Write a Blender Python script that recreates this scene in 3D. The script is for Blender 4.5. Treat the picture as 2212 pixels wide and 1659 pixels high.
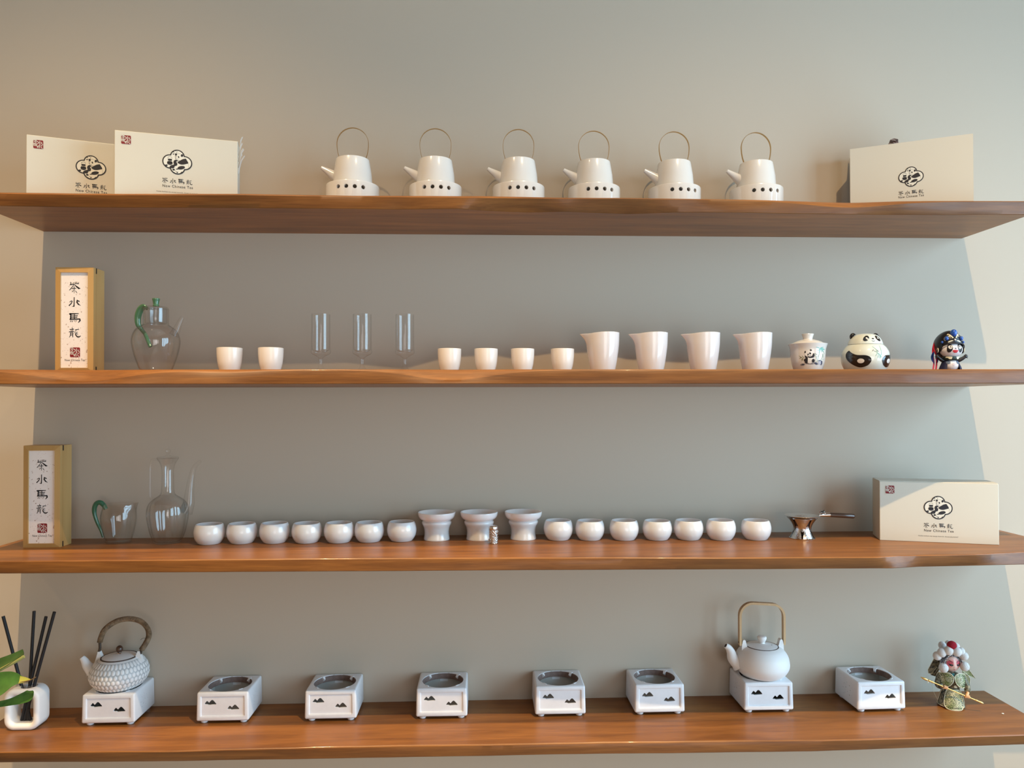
import bpy, bmesh, math, random
from mathutils import Vector, Matrix, geometry
PI = math.pi
R_ = math.radians
for o in list(bpy.data.objects):
    bpy.data.objects.remove(o)
scene = bpy.context.scene
COL = scene.collection
random.seed(4)

# ------------------------------------------------------------------ camera
F_PX, W_PX, H_PX = 1600.0, 2212.0, 1659.0
YAW, PITCH, ROLL, CY = R_(2.374), R_(0.572), R_(-0.12), 857.8
ZC = 1.5
CAM = Vector((0.0, -1.8, ZC))
cF = Vector((math.sin(YAW) * math.cos(PITCH), math.cos(YAW) * math.cos(PITCH), math.sin(PITCH)))
r0 = Vector((math.cos(YAW), -math.sin(YAW), 0))
u0 = r0.cross(cF)
cR = r0 * math.cos(ROLL) + u0 * math.sin(ROLL)
cU = -r0 * math.sin(ROLL) + u0 * math.cos(ROLL)
cam_d = bpy.data.cameras.new('camera')
cam = bpy.data.objects.new('camera', cam_d)
COL.objects.link(cam)
cam.matrix_world = Matrix((
    (cR.x, cU.x, -cF.x, CAM.x), (cR.y, cU.y, -cF.y, CAM.y), (cR.z, cU.z, -cF.z, CAM.z), (0, 0, 0, 1)))
cam_d.sensor_width = 36.0
cam_d.lens = 36.0 * F_PX / W_PX
cam_d.shift_y = (CY - H_PX / 2) / W_PX
cam_d.clip_start = 0.02
scene.camera = cam

def ray(px, py):
    return cF + cR * ((px - W_PX / 2) / F_PX) - cU * ((py - CY) / F_PX)
def at(px, py, y):                                   # photo measurement -> point on the plane y
    d = ray(px, py); return CAM + d * ((y - CAM.y) / d.y)
def on(px, py, z):                                   # photo measurement -> point on the level z
    d = ray(px, py); return CAM + d * ((z - CAM.z) / d.z)

XL, XR, YF, ZT = -3.6, 2.3, -5.5, 4.0
# ------------------------------------------------------------------ view, world, lights
vs = scene.view_settings
vs.view_transform = 'Standard'; vs.look = 'None'; vs.gamma = 1.0
vs.use_curve_mapping = False
vs.exposure = 0.0
wd = bpy.data.worlds.new('world'); scene.world = wd; wd.use_nodes = True
wd.node_tree.nodes['Background'].inputs[0].default_value = (0.62, 0.72, 0.85, 1)
wd.node_tree.nodes['Background'].inputs[1].default_value = 0.5

SPOTS = [(-3.1, -1.30, 250, 48), (-0.97, -1.30, 480, 44), (0.82, -1.72, 510, 52)]
SPOT_COL = (1.0, 0.70, 0.38)
def spot(x, y, w, half):
    l = bpy.data.lights.new('ceiling_spot', 'SPOT')
    l.energy = w; l.color = SPOT_COL; l.spot_size = R_(2 * half); l.spot_blend = 1.0; l.shadow_soft_size = 0.014
    o = bpy.data.objects.new('ceiling_spot', l); COL.objects.link(o)
    o.location = (x, y, 3.95)
for s in SPOTS:
    spot(*s)
def area(name, loc, tgt, sx, sy, w, col):
    l = bpy.data.lights.new(name, 'AREA'); l.shape = 'RECTANGLE'; l.size = sx; l.size_y = sy
    l.energy = w; l.color = col
    o = bpy.data.objects.new(name, l); COL.objects.link(o); o.location = loc
    o.rotation_euler = (Vector(tgt) - Vector(loc)).to_track_quat('-Z', 'Y').to_euler()
area('right_window_daylight', (XR + 0.02, -1.55, 1.6), (0, -1.55, 1.6), 2.1, 2.0, 106, (0.55, 0.88, 1.14))
area('front_window_daylight', (1.2, YF + 0.005, 1.15), (1.2, 0, 1.15), 1.9, 2.0, 46, (1.0, 0.94, 0.90))

# ------------------------------------------------------------------ material helpers
def mat(name, col, rough=0.5, metal=0.0, coat=0.0, sss=0.0, sss_r=(0.02, 0.012, 0.01), spec=0.5, ior=1.5):
    m = bpy.data.materials.new(name); m.use_nodes = True
    b = m.node_tree.nodes['Principled BSDF']
    b.inputs['Base Color'].default_value = (*col, 1)
    b.inputs['Roughness'].default_value = rough
    b.inputs['Metallic'].default_value = metal
    b.inputs['Coat Weight'].default_value = coat
    b.inputs['Coat Roughness'].default_value = 0.06
    b.inputs['IOR'].default_value = ior
    if sss:
        b.inputs['Subsurface Weight'].default_value = sss
        b.inputs['Subsurface Radius'].default_value = sss_r
        b.inputs['Subsurface Scale'].default_value = 1.0
    return m
def nodes(m):
    return m.node_tree.nodes, m.node_tree.links, m.node_tree.nodes['Principled BSDF']
def noise_color(m, c1, c2, scale, stretch=(1, 1, 1), detail=6, lo=0.35, hi=0.65, rough=0.6, bump=0.0, dist=0.0, coord='Object'):
    n, l, b = nodes(m)
    tc = n.new('ShaderNodeTexCoord'); mp = n.new('ShaderNodeMapping'); nz = n.new('ShaderNodeTexNoise')
    mp.inputs['Scale'].default_value = stretch
    nz.inputs['Scale'].default_value = scale; nz.inputs['Detail'].default_value = detail
    nz.inputs['Roughness'].default_value = rough; nz.inputs['Distortion'].default_value = dist
    cr = n.new('ShaderNodeValToRGB')
    cr.color_ramp.elements[0].position = lo; cr.color_ramp.elements[1].position = hi
    cr.color_ramp.elements[0].color = (*c1, 1); cr.color_ramp.elements[1].color = (*c2, 1)
    l.new(tc.outputs[coord], mp.inputs[0]); l.new(mp.outputs[0], nz.inputs['Vector'])
    l.new(nz.outputs['Fac'], cr.inputs[0]); l.new(cr.outputs[0], b.inputs['Base Color'])
    if bump:
        bp = n.new('ShaderNodeBump'); bp.inputs['Strength'].default_value = bump; bp.inputs['Distance'].default_value = 0.002
        l.new(nz.outputs['Fac'], bp.inputs['Height']); l.new(bp.outputs[0], b.inputs['Normal'])
    return m
def add_bump(m, scale, strength, distance=0.001, detail=4):
    n, l, b = nodes(m)
    tc = n.new('ShaderNodeTexCoord'); nz = n.new('ShaderNodeTexNoise'); bp = n.new('ShaderNodeBump')
    nz.inputs['Scale'].default_value = scale; nz.inputs['Detail'].default_value = detail
    bp.inputs['Strength'].default_value = strength; bp.inputs['Distance'].default_value = distance
    l.new(tc.outputs['Object'], nz.inputs['Vector']); l.new(nz.outputs['Fac'], bp.inputs['Height'])
    l.new(bp.outputs[0], b.inputs['Normal'])
    return m
def glass(name, tint=(1, 1, 1), edge=(0.86, 0.86, 0.83), ior=1.5, rough=0.02):
    m = bpy.data.materials.new(name); m.use_nodes = True
    n, l = m.node_tree.nodes, m.node_tree.links
    n.remove(n['Principled BSDF'])
    out = n['Material Output']
    tr = n.new('ShaderNodeBsdfTransparent'); gl = n.new('ShaderNodeBsdfGlossy'); mx = n.new('ShaderNodeMixShader')
    lw = n.new('ShaderNodeLayerWeight'); lw.inputs['Blend'].default_value = 0.5
    f0 = ((ior - 1) / (ior + 1)) ** 2
    pw_ = n.new('ShaderNodeMath'); pw_.operation = 'POWER'; pw_.inputs[1].default_value = 5.0
    fr = n.new('ShaderNodeMath'); fr.operation = 'MULTIPLY_ADD'; fr.inputs[1].default_value = 0.75; fr.inputs[2].default_value = f0
    l.new(lw.outputs['Facing'], pw_.inputs[0]); l.new(pw_.outputs[0], fr.inputs[0])
    cr = n.new('ShaderNodeValToRGB')
    cr.color_ramp.elements[0].position = 0.65; cr.color_ramp.elements[1].position = 1.0
    cr.color_ramp.elements[0].color = (*[c * 0.993 for c in tint], 1)
    cr.color_ramp.elements[1].color = (*[t * e for t, e in zip(tint, edge)], 1)
    gl.inputs['Roughness'].default_value = rough
    l.new(lw.outputs['Facing'], cr.inputs[0]); l.new(cr.outputs[0], tr.inputs[0])
    l.new(fr.outputs[0], mx.inputs[0]); l.new(tr.outputs[0], mx.inputs[1]); l.new(gl.outputs[0], mx.inputs[2])
    l.new(mx.outputs[0], out.inputs['Surface'])
    return m

M = {}
M['wall'] = add_bump(mat('wall_paint', (0.50, 0.43, 0.345), 0.75), 180, 0.08, 0.0006)
M['wall_warm'] = mat('warm_bounce_wall_paint', (0.52, 0.38, 0.24), 0.75)  # unseen left wall, tinted tan to throw warm bounce light on the shelves
M['ceiling'] = mat('ceiling_paint', (0.78, 0.77, 0.74), 0.8)
M['floor'] = noise_color(mat('floor_tile', (0.3, 0.28, 0.26), 0.5), (0.33, 0.30, 0.27), (0.40, 0.37, 0.33), 3)
M['frame_dark'] = mat('window_frame', (0.05, 0.05, 0.05), 0.4)
# shelf wood: long grain along the shelf, with a fine streak layer
def wood_mat(name, k):
    m = mat(name, (0.3, 0.13, 0.05), 0.38, coat=0.06)
    n, l, b = nodes(m)
    tc = n.new('ShaderNodeTexCoord')
    def nz(scale, st, det, dist):
        mp = n.new('ShaderNodeMapping'); mp.inputs['Scale'].default_value = st
        t = n.new('ShaderNodeTexNoise'); t.inputs['Scale'].default_value = scale
        t.inputs['Detail'].default_value = det; t.inputs['Distortion'].default_value = dist
        l.new(tc.outputs['Object'], mp.inputs[0]); l.new(mp.outputs[0], t.inputs['Vector']); return t
    a = nz(4.0, (0.9, 9, 14), 5, 0.8); c = nz(30.0, (0.6, 14, 16), 4, 0.2); d = nz(2.2, (1, 2.0, 2.5), 3, 0.3)
    def ramp(src, c1, c2, lo, hi):
        r = n.new('ShaderNodeValToRGB'); e = r.color_ramp.elements
        e[0].position = lo; e[1].position = hi; e[0].color = (*c1, 1); e[1].color = (*c2, 1)
        l.new(src.outputs['Fac'], r.inputs[0]); return r
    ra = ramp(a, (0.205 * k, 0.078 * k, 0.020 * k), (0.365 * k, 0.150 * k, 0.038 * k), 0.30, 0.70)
    rc = ramp(c, (0.82, 0.79, 0.76), (1.05, 1.04, 1.02), 0.3, 0.62)
    rd = ramp(d, (0.82, 0.80, 0.80), (1.08, 1.07, 1.05), 0.32, 0.68)
    def mul(x, y):
        mx = n.new('ShaderNodeMix'); mx.data_type = 'RGBA'; mx.blend_type = 'MULTIPLY'; mx.inputs[0].default_value = 1
        l.new(x, mx.inputs[6]); l.new(y, mx.inputs[7]); return mx.outputs[2]
    l.new(mul(mul(ra.outputs[0], rc.outputs[0]), rd.outputs[0]), b.inputs['Base Color'])
    b.inputs['Specular IOR Level'].default_value = 0.35
    bp = n.new('ShaderNodeBump'); bp.inputs['Strength'].default_value = 0.12; bp.inputs['Distance'].default_value = 0.001
    l.new(c.outputs['Fac'], bp.inputs['Height']); l.new(bp.outputs[0], b.inputs['Normal'])
    return m
M['wood'] = wood_mat('walnut_stain', 0.92)
M['wood_edge_shaded'] = wood_mat('walnut_stain_shaded', 0.60)  # same wood darkened: shade on the shelf fronts put into the colour
M['porcelain'] = mat('white_porcelain', (0.73, 0.705, 0.67), 0.18, coat=0.6)
M['cup_white'] = mat('cream_porcelain', (0.84, 0.80, 0.75), 0.3, coat=0.3)
M['matte_white'] = add_bump(mat('matte_ceramic', (0.83, 0.82, 0.815), 0.55), 900, 0.15, 0.0003)
M['glaze_white'] = noise_color(mat('stoneware_glaze', (0.8, 0.8, 0.8), 0.42, coat=0.15), (0.80, 0.81, 0.84), (0.84, 0.85, 0.88), 40, bump=0.03)
M['clay'] = noise_color(mat('brown_clay', (0.2, 0.14, 0.12), 0.8), (0.17, 0.115, 0.10), (0.25, 0.175, 0.15), 90)
M['bisque'] = mat('grey_bisque', (0.62, 0.61, 0.58), 0.7)
M['clay_dark'] = mat('dark_clay_rim', (0.06, 0.03, 0.02), 0.6)
M['jade'] = noise_color(mat('jade_glass', (0.88, 0.82, 0.80), 0.22, coat=0.5, sss=0.55), (0.97, 0.87, 0.86), (0.98, 0.91, 0.90), 25, lo=0.3, hi=0.7)
M['jade_jug'] = mat('jade_jug_glass', (0.77, 0.705, 0.70), 0.12, coat=0.3, sss=0.4)
M['jade_clear'] = noise_color(mat('clear_jade_glass', (0.72, 0.66, 0.65), 0.2, coat=0.5, sss=0.5), (0.88, 0.77, 0.75), (0.92, 0.83, 0.81), 30, lo=0.3, hi=0.7)
M['glass'] = glass('clear_glass')
M['film'] = glass('plastic_film', ior=1.35, rough=0.12)
M['film_white'] = mat('crumpled_film', (0.85, 0.84, 0.80), 0.25)
M['film_white'].node_tree.nodes['Principled BSDF'].inputs['Alpha'].default_value = 0.45
M['green'] = mat('green_glass', (0.03, 0.13, 0.07), 0.15, coat=0.5, sss=0.2)
M['green_light'] = mat('jade_green_glass', (0.06, 0.165, 0.09), 0.15, coat=0.5, sss=0.3)
M['brass'] = mat('brushed_brass', (0.62, 0.42, 0.20), 0.28, metal=1.0)
M['gold'] = mat('gold_metal', (0.85, 0.58, 0.20), 0.3, metal=0.8)
M['hole'] = mat('dark_inside', (0.03, 0.025, 0.02), 0.8)
M['box_cream'] = mat('cream_card', (0.65, 0.62, 0.53), 0.6)
M['ink'] = mat('black_ink', (0.012, 0.011, 0.016), 0.6)
M['ink_grey'] = mat('grey_ink', (0.10, 0.09, 0.08), 0.6)
M['print_white'] = mat('white_print', (0.76, 0.74, 0.65), 0.6)
M['red_ink'] = mat('red_seal_ink', (0.22, 0.012, 0.018), 0.6)
M['bamboo'] = noise_color(mat('bamboo', (0.5, 0.3, 0.11), 0.45, coat=0.1), (0.42, 0.235, 0.075), (0.56, 0.35, 0.135), 14, (1, 1, 0.06), lo=0.3, hi=0.7)
M['paper'] = noise_color(mat('flecked_paper', (0.8, 0.7, 0.66), 0.7), (0.42, 0.30, 0.24), (0.82, 0.755, 0.725), 210, (1, 1, 1), detail=2, lo=0.30, hi=0.36)
M['slot'] = mat('dark_slot', (0.02, 0.012, 0.008), 0.7)
M['rattan'] = noise_color(mat('rattan', (0.2, 0.13, 0.07), 0.6), (0.12, 0.075, 0.04), (0.30, 0.20, 0.115), 120, (1, 1, 1))
M['rattan_dark'] = mat('dark_rattan', (0.045, 0.028, 0.016), 0.5)
M['bentwood'] = noise_color(mat('bent_bamboo', (0.5, 0.33, 0.17), 0.45), (0.46, 0.29, 0.14), (0.62, 0.43, 0.24), 25, (1, 1, 0.1))
M['dark_wood'] = noise_color(mat('dark_hardwood', (0.05, 0.02, 0.012), 0.3, coat=0.3), (0.035, 0.014, 0.008), (0.085, 0.038, 0.02), 20, (0.2, 3, 3))
M['silver'] = add_bump(mat('silver', (0.72, 0.70, 0.69), 0.18, metal=1.0), 350, 0.5, 0.0012)
M['silver_smooth'] = mat('polished_silver', (0.76, 0.74, 0.72), 0.14, metal=1.0)
M['silver_embossed'] = add_bump(mat('embossed_silver', (0.68, 0.66, 0.64), 0.2, metal=1.0), 420, 1.0, 0.0022, 1)
M['reed'] = mat('black_reed', (0.008, 0.008, 0.011), 0.6)
M['leaf'] = noise_color(mat('leaf_green', (0.05, 0.14, 0.03), 0.38), (0.035, 0.10, 0.02), (0.075, 0.20, 0.035), 18)
M['leaf_dark'] = noise_color(mat('leaf_dark_green', (0.03, 0.08, 0.02), 0.35), (0.025, 0.06, 0.015), (0.05, 0.12, 0.03), 18)
M['leaf_mid'] = mat('leaf_pale_midrib', (0.26, 0.27, 0.09), 0.35)
M['leaf_dry'] = mat('leaf_yellow_tip', (0.40, 0.40, 0.07), 0.5)
M['leaf_brown'] = mat('leaf_brown_tip', (0.12, 0.07, 0.03), 0.7)
M['terracotta'] = noise_color(mat('planter_clay', (0.3, 0.3, 0.3), 0.6), (0.26, 0.25, 0.24), (0.34, 0.33, 0.31), 12)
M['soil'] = noise_color(mat('soil', (0.03, 0.02, 0.015), 0.9), (0.02, 0.014, 0.01), (0.05, 0.035, 0.025), 60)
M['celadon'] = mat('celadon_glaze', (0.70, 0.76, 0.70), 0.12, coat=0.7)
M['black_glaze'] = mat('black_glaze', (0.010, 0.009, 0.010), 0.12, coat=0.5)
M['white_glaze'] = mat('white_dot_glaze', (0.78, 0.76, 0.72), 0.2, coat=0.3)
M['ribbon'] = mat('brown_satin', (0.16, 0.10, 0.09), 0.3, coat=0.2)
M['blue'] = mat('blue_enamel', (0.015, 0.09, 0.42), 0.2, coat=0.5)
M['navy'] = mat('navy_cloth', (0.010, 0.014, 0.06), 0.6)
M['blue_fan'] = mat('blue_fan', (0.02, 0.06, 0.30), 0.5)
M['red'] = mat('red_ribbon', (0.52, 0.015, 0.045), 0.5)
M['belly_pink'] = mat('pale_pink_vinyl', (0.70, 0.60, 0.61), 0.4)
M['red_mouth'] = mat('red_mouth', (0.55, 0.02, 0.03), 0.4)
M['felt_black'] = mat('black_plastic', (0.008, 0.008, 0.011), 0.35)
M['fig_white'] = mat('white_vinyl', (0.80, 0.77, 0.78), 0.35)
M['fig_grey'] = mat('grey_blue_cloth', (0.12, 0.17, 0.26), 0.5)
M['fig_green'] = mat('dark_green_cloth', (0.012, 0.03, 0.024), 0.5)
M['pompom'] = add_bump(mat('white_pompom', (0.82, 0.80, 0.78), 0.95), 900, 0.9, 0.002)
M['pompom_red'] = add_bump(mat('red_pompom', (0.36, 0.006, 0.022), 0.95), 900, 0.9, 0.002)
M['skin'] = mat('doll_skin', (0.80, 0.52, 0.44), 0.5)
M['hand_skin'] = mat('doll_hand', (0.75, 0.43, 0.22), 0.5)
M['rouge'] = mat('doll_rouge', (0.62, 0.09, 0.12), 0.5)
M['rouge_soft'] = mat('doll_soft_rouge', (0.76, 0.30, 0.28), 0.5)
M['dk_red'] = mat('doll_lining', (0.09, 0.012, 0.010), 0.7)
M['trim'] = mat('white_gold_trim', (0.74, 0.70, 0.52), 0.45)
M['teal'] = mat('teal_cloth', (0.02, 0.20, 0.22), 0.5)
M['paint_green'] = mat('painted_bamboo_green', (0.22, 0.42, 0.33), 0.3)
M['paint_teal'] = mat('painted_teal_leaf', (0.16, 0.46, 0.40), 0.3)
M['paint_olive'] = mat('painted_olive_leaf', (0.16, 0.19, 0.06), 0.3)
M['paint_grey'] = mat('painted_grey_rock', (0.23, 0.22, 0.22), 0.3)
M['paint_slate'] = mat('painted_slate_rock', (0.07, 0.085, 0.14), 0.3)
M['paint_mist'] = mat('painted_pale_rock', (0.52, 0.54, 0.62), 0.3)
def brocade():
    m = mat('brocade', (0.4, 0.4, 0.2), 0.5)
    n, l, b = nodes(m)
    tc = n.new('ShaderNodeTexCoord'); vo = n.new('ShaderNodeTexVoronoi'); vo.feature = 'DISTANCE_TO_EDGE'
    vo.inputs['Scale'].default_value = 330
    nz = n.new('ShaderNodeTexNoise'); nz.inputs['Scale'].default_value = 55
    r1 = n.new('ShaderNodeValToRGB'); e = r1.color_ramp.elements
    e[0].position = 0.35; e[1].position = 0.65; e[0].color = (0.34, 0.40, 0.15, 1); e[1].color = (0.78, 0.74, 0.50, 1)
    r2 = n.new('ShaderNodeValToRGB'); e = r2.color_ramp.elements
    e[0].position = 0.10; e[1].position = 0.2; e[0].color = (0.16, 0.19, 0.15, 1); e[1].color = (1, 1, 1, 1)
    mx = n.new('ShaderNodeMix'); mx.data_type = 'RGBA'; mx.blend_type = 'MULTIPLY'; mx.inputs[0].default_value = 0.85
    l.new(tc.outputs['Object'], vo.inputs['Vector']); l.new(tc.outputs['Object'], nz.inputs['Vector'])
    l.new(nz.outputs['Fac'], r1.inputs[0]); l.new(vo.outputs['Distance'], r2.inputs[0])
    l.new(r1.outputs[0], mx.inputs[6]); l.new(r2.outputs[0], mx.inputs[7]); l.new(mx.outputs[2], b.inputs['Base Color'])
    return m
M['brocade'] = brocade()
M['brocade_dark'] = noise_color(mat('dark_brocade', (0.1, 0.1, 0.07), 0.6), (0.035, 0.035, 0.025), (0.30, 0.27, 0.17), 170, lo=0.42, hi=0.6)
M['band_silver'] = noise_color(mat('sequin_band', (0.2, 0.22, 0.28), 0.35), (0.06, 0.07, 0.11), (0.62, 0.63, 0.66), 260, lo=0.45, hi=0.58)

# ------------------------------------------------------------------ mesh helpers
class MB:
    def __init__(self, s=1.0):
        self.v = []; self.f = []; self.mi = []; self.s = s; self.m = 0
    def add(self, vs, fs, m=None):
        b = len(self.v); s = self.s
        self.v += [(x * s, y * s, z * s) for x, y, z in vs]
        self.f += [tuple(i + b for i in f) for f in fs]
        self.mi += [self.m if m is None else m] * len(fs)
        return self
    def lathe(self, prof, n=48, c=(0, 0, 0), rf=None, m=None):
        vs, fs, rings = [], [], []
        for (r, z) in prof:
            if r < 1e-6:
                rings.append([len(vs)]); vs.append((c[0], c[1], c[2] + z))
            else:
                k = len(vs); rings.append(list(range(k, k + n)))
                for i in range(n):
                    a = 2 * PI * i / n; rr = r
                    if rf: rr = rf(a, z, r)
                    zz = z
                    if isinstance(rr, tuple): rr, zz = rr
                    vs.append((c[0] + rr * math.cos(a), c[1] + rr * math.sin(a), c[2] + zz))
        for p, q in zip(rings, rings[1:]):
            if len(p) == 1 and len(q) == 1: continue
            for i in range(n):
                j = (i + 1) % n
                if len(p) == 1: fs.append((p[0], q[j], q[i]))
                elif len(q) == 1: fs.append((p[i], p[j], q[0]))
                else: fs.append((p[i], p[j], q[j], q[i]))
        return self.add(vs, fs, m)
    def tube(self, pts, rad, n=10, m=None, flat=1.0, up=None):
        P = [Vector(p) for p in pts]
        if not hasattr(rad, '__len__'): rad = [rad] * len(P)
        vs, fs = [], []
        T = [(P[min(i + 1, len(P) - 1)] - P[max(i - 1, 0)]).normalized() for i in range(len(P))]
        nrm = Vector(up) if up else T[0].orthogonal()
        nrm = (nrm - T[0] * nrm.dot(T[0])).normalized()
        for i, p in enumerate(P):
            nrm = (nrm - T[i] * nrm.dot(T[i]))
            nrm = nrm.normalized() if nrm.length > 1e-6 else T[i].orthogonal().normalized()
            bn = T[i].cross(nrm)
            for k in range(n):
                a = 2 * PI * k / n
                vs.append(tuple(p + nrm * (rad[i] * math.cos(a) * flat) + bn * (rad[i] * math.sin(a))))
        for i in range(len(P) - 1):
            for k in range(n):
                j = (k + 1) % n
                fs.append((i * n + k, i * n + j, (i + 1) * n + j, (i + 1) * n + k))
        fs.append(tuple(reversed(range(n)))); fs.append(tuple(range((len(P) - 1) * n, len(P) * n)))
        return self.add(vs, fs, m)
    def band(self, pts, w, t, wd_dir, m=None, taper=None):
        """rectangular strip swept along pts; w is measured along wd_dir, t across it"""
        P = [Vector(p) for p in pts]; D = Vector(wd_dir).normalized(); vs, fs = [], []
        for i, p in enumerate(P):
            T = (P[min(i + 1, len(P) - 1)] - P[max(i - 1, 0)]).normalized()
            d = (D - T * D.dot(T)).normalized(); nn = T.cross(d)
            k = taper[i] if taper else 1.0
            for a, b_ in ((-1, -1), (1, -1), (1, 1), (-1, 1)):
                vs.append(tuple(p + d * (a * w * k / 2) + nn * (b_ * t / 2)))
        for i in range(len(P) - 1):
            for k in range(4):
                j = (k + 1) % 4
                fs.append((i * 4 + k, i * 4 + j, (i + 1) * 4 + j, (i + 1) * 4 + k))
        e = (len(P) - 1) * 4
        fs += [(3, 2, 1, 0), (e, e + 1, e + 2, e + 3)]
        return self.add(vs, fs, m)
    def box(self, x0, x1, y0, y1, z0, z1, m=None):
        vs = [(x, y, z) for x in (x0, x1) for y in (y0, y1) for z in (z0, z1)]
        fs = [(0, 1, 3, 2), (4, 6, 7, 5), (0, 4, 5, 1), (2, 3, 7, 6), (0, 2, 6, 4), (1, 5, 7, 3)]
        return self.add(vs, fs, m)
    def ball(self, c, r, n=20, k=12, m=None):
        if not hasattr(r, '__len__'): r = (r, r, r)
        vs, fs = [(c[0], c[1], c[2] - r[2])], []
        for i in range(1, k):
            p = -PI / 2 + PI * i / k
            for j in range(n):
                a = 2 * PI * j / n
                vs.append((c[0] + r[0] * math.cos(p) * math.cos(a), c[1] + r[1] * math.cos(p) * math.sin(a), c[2] + r[2] * math.sin(p)))
        vs.append((c[0], c[1], c[2] + r[2])); t = len(vs) - 1
        for j in range(n):
            q = (j + 1) % n
            fs.append((0, 1 + q, 1 + j)); fs.append((t, t - n + j, t - n + q))
            for i in range(k - 2):
                fs.append((1 + i * n + j, 1 + i * n + q, 1 + (i + 1) * n + q, 1 + (i + 1) * n + j))
        return self.add(vs, fs, m)
    def prism(self, pts, y0, y1, m=None):
        """2D outline in x,z, extruded along y"""
        tri = geometry.tessellate_polygon([[Vector((x, z, 0)) for x, z in pts]])
        n = len(pts); vs = [(x, y0, z) for x, z in pts] + [(x, y1, z) for x, z in pts]
        fs = [tuple(t) for t in tri] + [tuple(i + n for i in reversed(t)) for t in tri]
        fs += [(i, (i + 1) % n, (i + 1) % n + n, i + n) for i in range(n)]
        return self.add(vs, fs, m)
    def flat(self, pts, fn, sub=0, m=None):
        """2D outline filled and carried onto a surface by fn(x, y) -> point"""
        P = [Vector((x, y, 0)) for x, y in pts]
        tri = [[P[i] for i in t] for t in geometry.tessellate_polygon([P])]
        for _ in range(sub):
            nt = []
            for a, b_, c in tri:
                ab, bc, ca = (a + b_) / 2, (b_ + c) / 2, (c + a) / 2
                nt += [[a, ab, ca], [ab, b_, bc], [ca, bc, c], [ab, bc, ca]]
            tri = nt
        vs, fs = [], []
        for t in tri:
            if ((t[1] - t[0]).cross(t[2] - t[0])).z < 0: t = [t[0], t[2], t[1]]
            fs.append((len(vs), len(vs) + 1, len(vs) + 2)); vs += [fn(p.x, p.y) for p in t]
        return self.add(vs, fs, m)
    def stroke(self, pts, fn, m=None, caps=True):
        """brush stroke: pts = (x, y, width)"""
        for (x0, y0, w0), (x1, y1, w1) in zip(pts, pts[1:]):
            dx, dy = x1 - x0, y1 - y0; L = math.hypot(dx, dy) or 1; nx, ny = -dy / L, dx / L
            self.flat([(x0 + nx * w0 / 2, y0 + ny * w0 / 2), (x0 - nx * w0 / 2, y0 - ny * w0 / 2),
                       (x1 - nx * w1 / 2, y1 - ny * w1 / 2), (x1 + nx * w1 / 2, y1 + ny * w1 / 2)], fn, 0, m)
        if caps:
            for x, y, w in pts:
                if w > 1e-9: self.flat(ell(x, y, w / 2, w / 2, 8), fn, 0, m)
        return self
    def mesh(self, name):
        me = bpy.data.meshes.new(name); me.from_pydata(self.v, [], self.f)
        for p, i in zip(me.polygons, self.mi): p.material_index = i
        me.update(); return me

def slim(root, k, names=None):
    if names is None: root.scale = (k, k, 1); return
    for ch in root.children:
        if ch.name.split('.')[0] in names: ch.scale = (k, k, 1)
def ell(x, y, a, b, n=20, rot=0.0):
    c, s = math.cos(rot), math.sin(rot)
    return [(x + a * math.cos(t) * c - b * math.sin(t) * s, y + a * math.cos(t) * s + b * math.sin(t) * c) for t in [2 * PI * i / n for i in range(n)]]
def spline(pts, k=6):
    """Catmull-Rom through points of any dimension"""
    out = []; n = len(pts)
    for i in range(n - 1):
        p = [pts[max(i - 1, 0)], pts[i], pts[i + 1], pts[min(i + 2, n - 1)]]
        for j in range(k):
            t = j / k
            out.append(tuple(0.5 * (2 * b + (c - a) * t + (2 * a - 5 * b + 4 * c - d) * t * t + (3 * b - a - 3 * c + d) * t ** 3)
                             for a, b, c, d in zip(*p)))
    out.append(tuple(pts[-1])); return out
def smooth_prof(pts, k=5):
    return [(max(r, 0.0), z) for r, z in spline(pts, k)]
def shade(me, angle=40, fix=True):
    if fix:
        bm = bmesh.new(); bm.from_mesh(me); bmesh.ops.remove_doubles(bm, verts=bm.verts, dist=1e-6)
        bmesh.ops.recalc_face_normals(bm, faces=bm.faces); bm.to_mesh(me); bm.free()
    me.polygons.foreach_set('use_smooth', [True] * len(me.polygons))
    me.set_sharp_from_angle(angle=R_(angle)); me.update()
def mk(name, mb, mats, parent=None, angle=40, loc=None, fix=True):
    me = mb.mesh(name) if isinstance(mb, MB) else mb
    me.name = name
    if not isinstance(mats, (list, tuple)): mats = [mats]
    if not me.materials:
        for m in mats: me.materials.append(M[m] if isinstance(m, str) else m)
    if angle is not None: shade(me, angle, fix)
    o = bpy.data.objects.new(name, me); COL.objects.link(o)
    if parent: o.parent = parent
    if loc: o.location = loc
    return o
def tag(o, label, cat, group=None):
    o['label'] = label; o['category'] = cat
    if group: o['group'] = group
    return o
def thing(name, label, cat, loc, rz=0.0, group=None):
    o = bpy.data.objects.new(name, None); COL.objects.link(o)
    o.empty_display_size = 0.05; o.location = loc; o.rotation_euler = (0, 0, rz)
    return tag(o, label, cat, group)
def dup(root, loc, rz, label):
    r = root.copy(); COL.objects.link(r); r.location = loc; r.rotation_euler = (0, 0, rz); r['label'] = label
    for ch in root.children:
        c = ch.copy(); COL.objects.link(c); c.parent = r
        for g in ch.children:
            d = g.copy(); COL.objects.link(d); d.parent = c
    return r
def struct(name, mb, m, angle=None):
    o = mk(name, mb, m, None, angle); o['kind'] = 'structure'; return o
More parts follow.
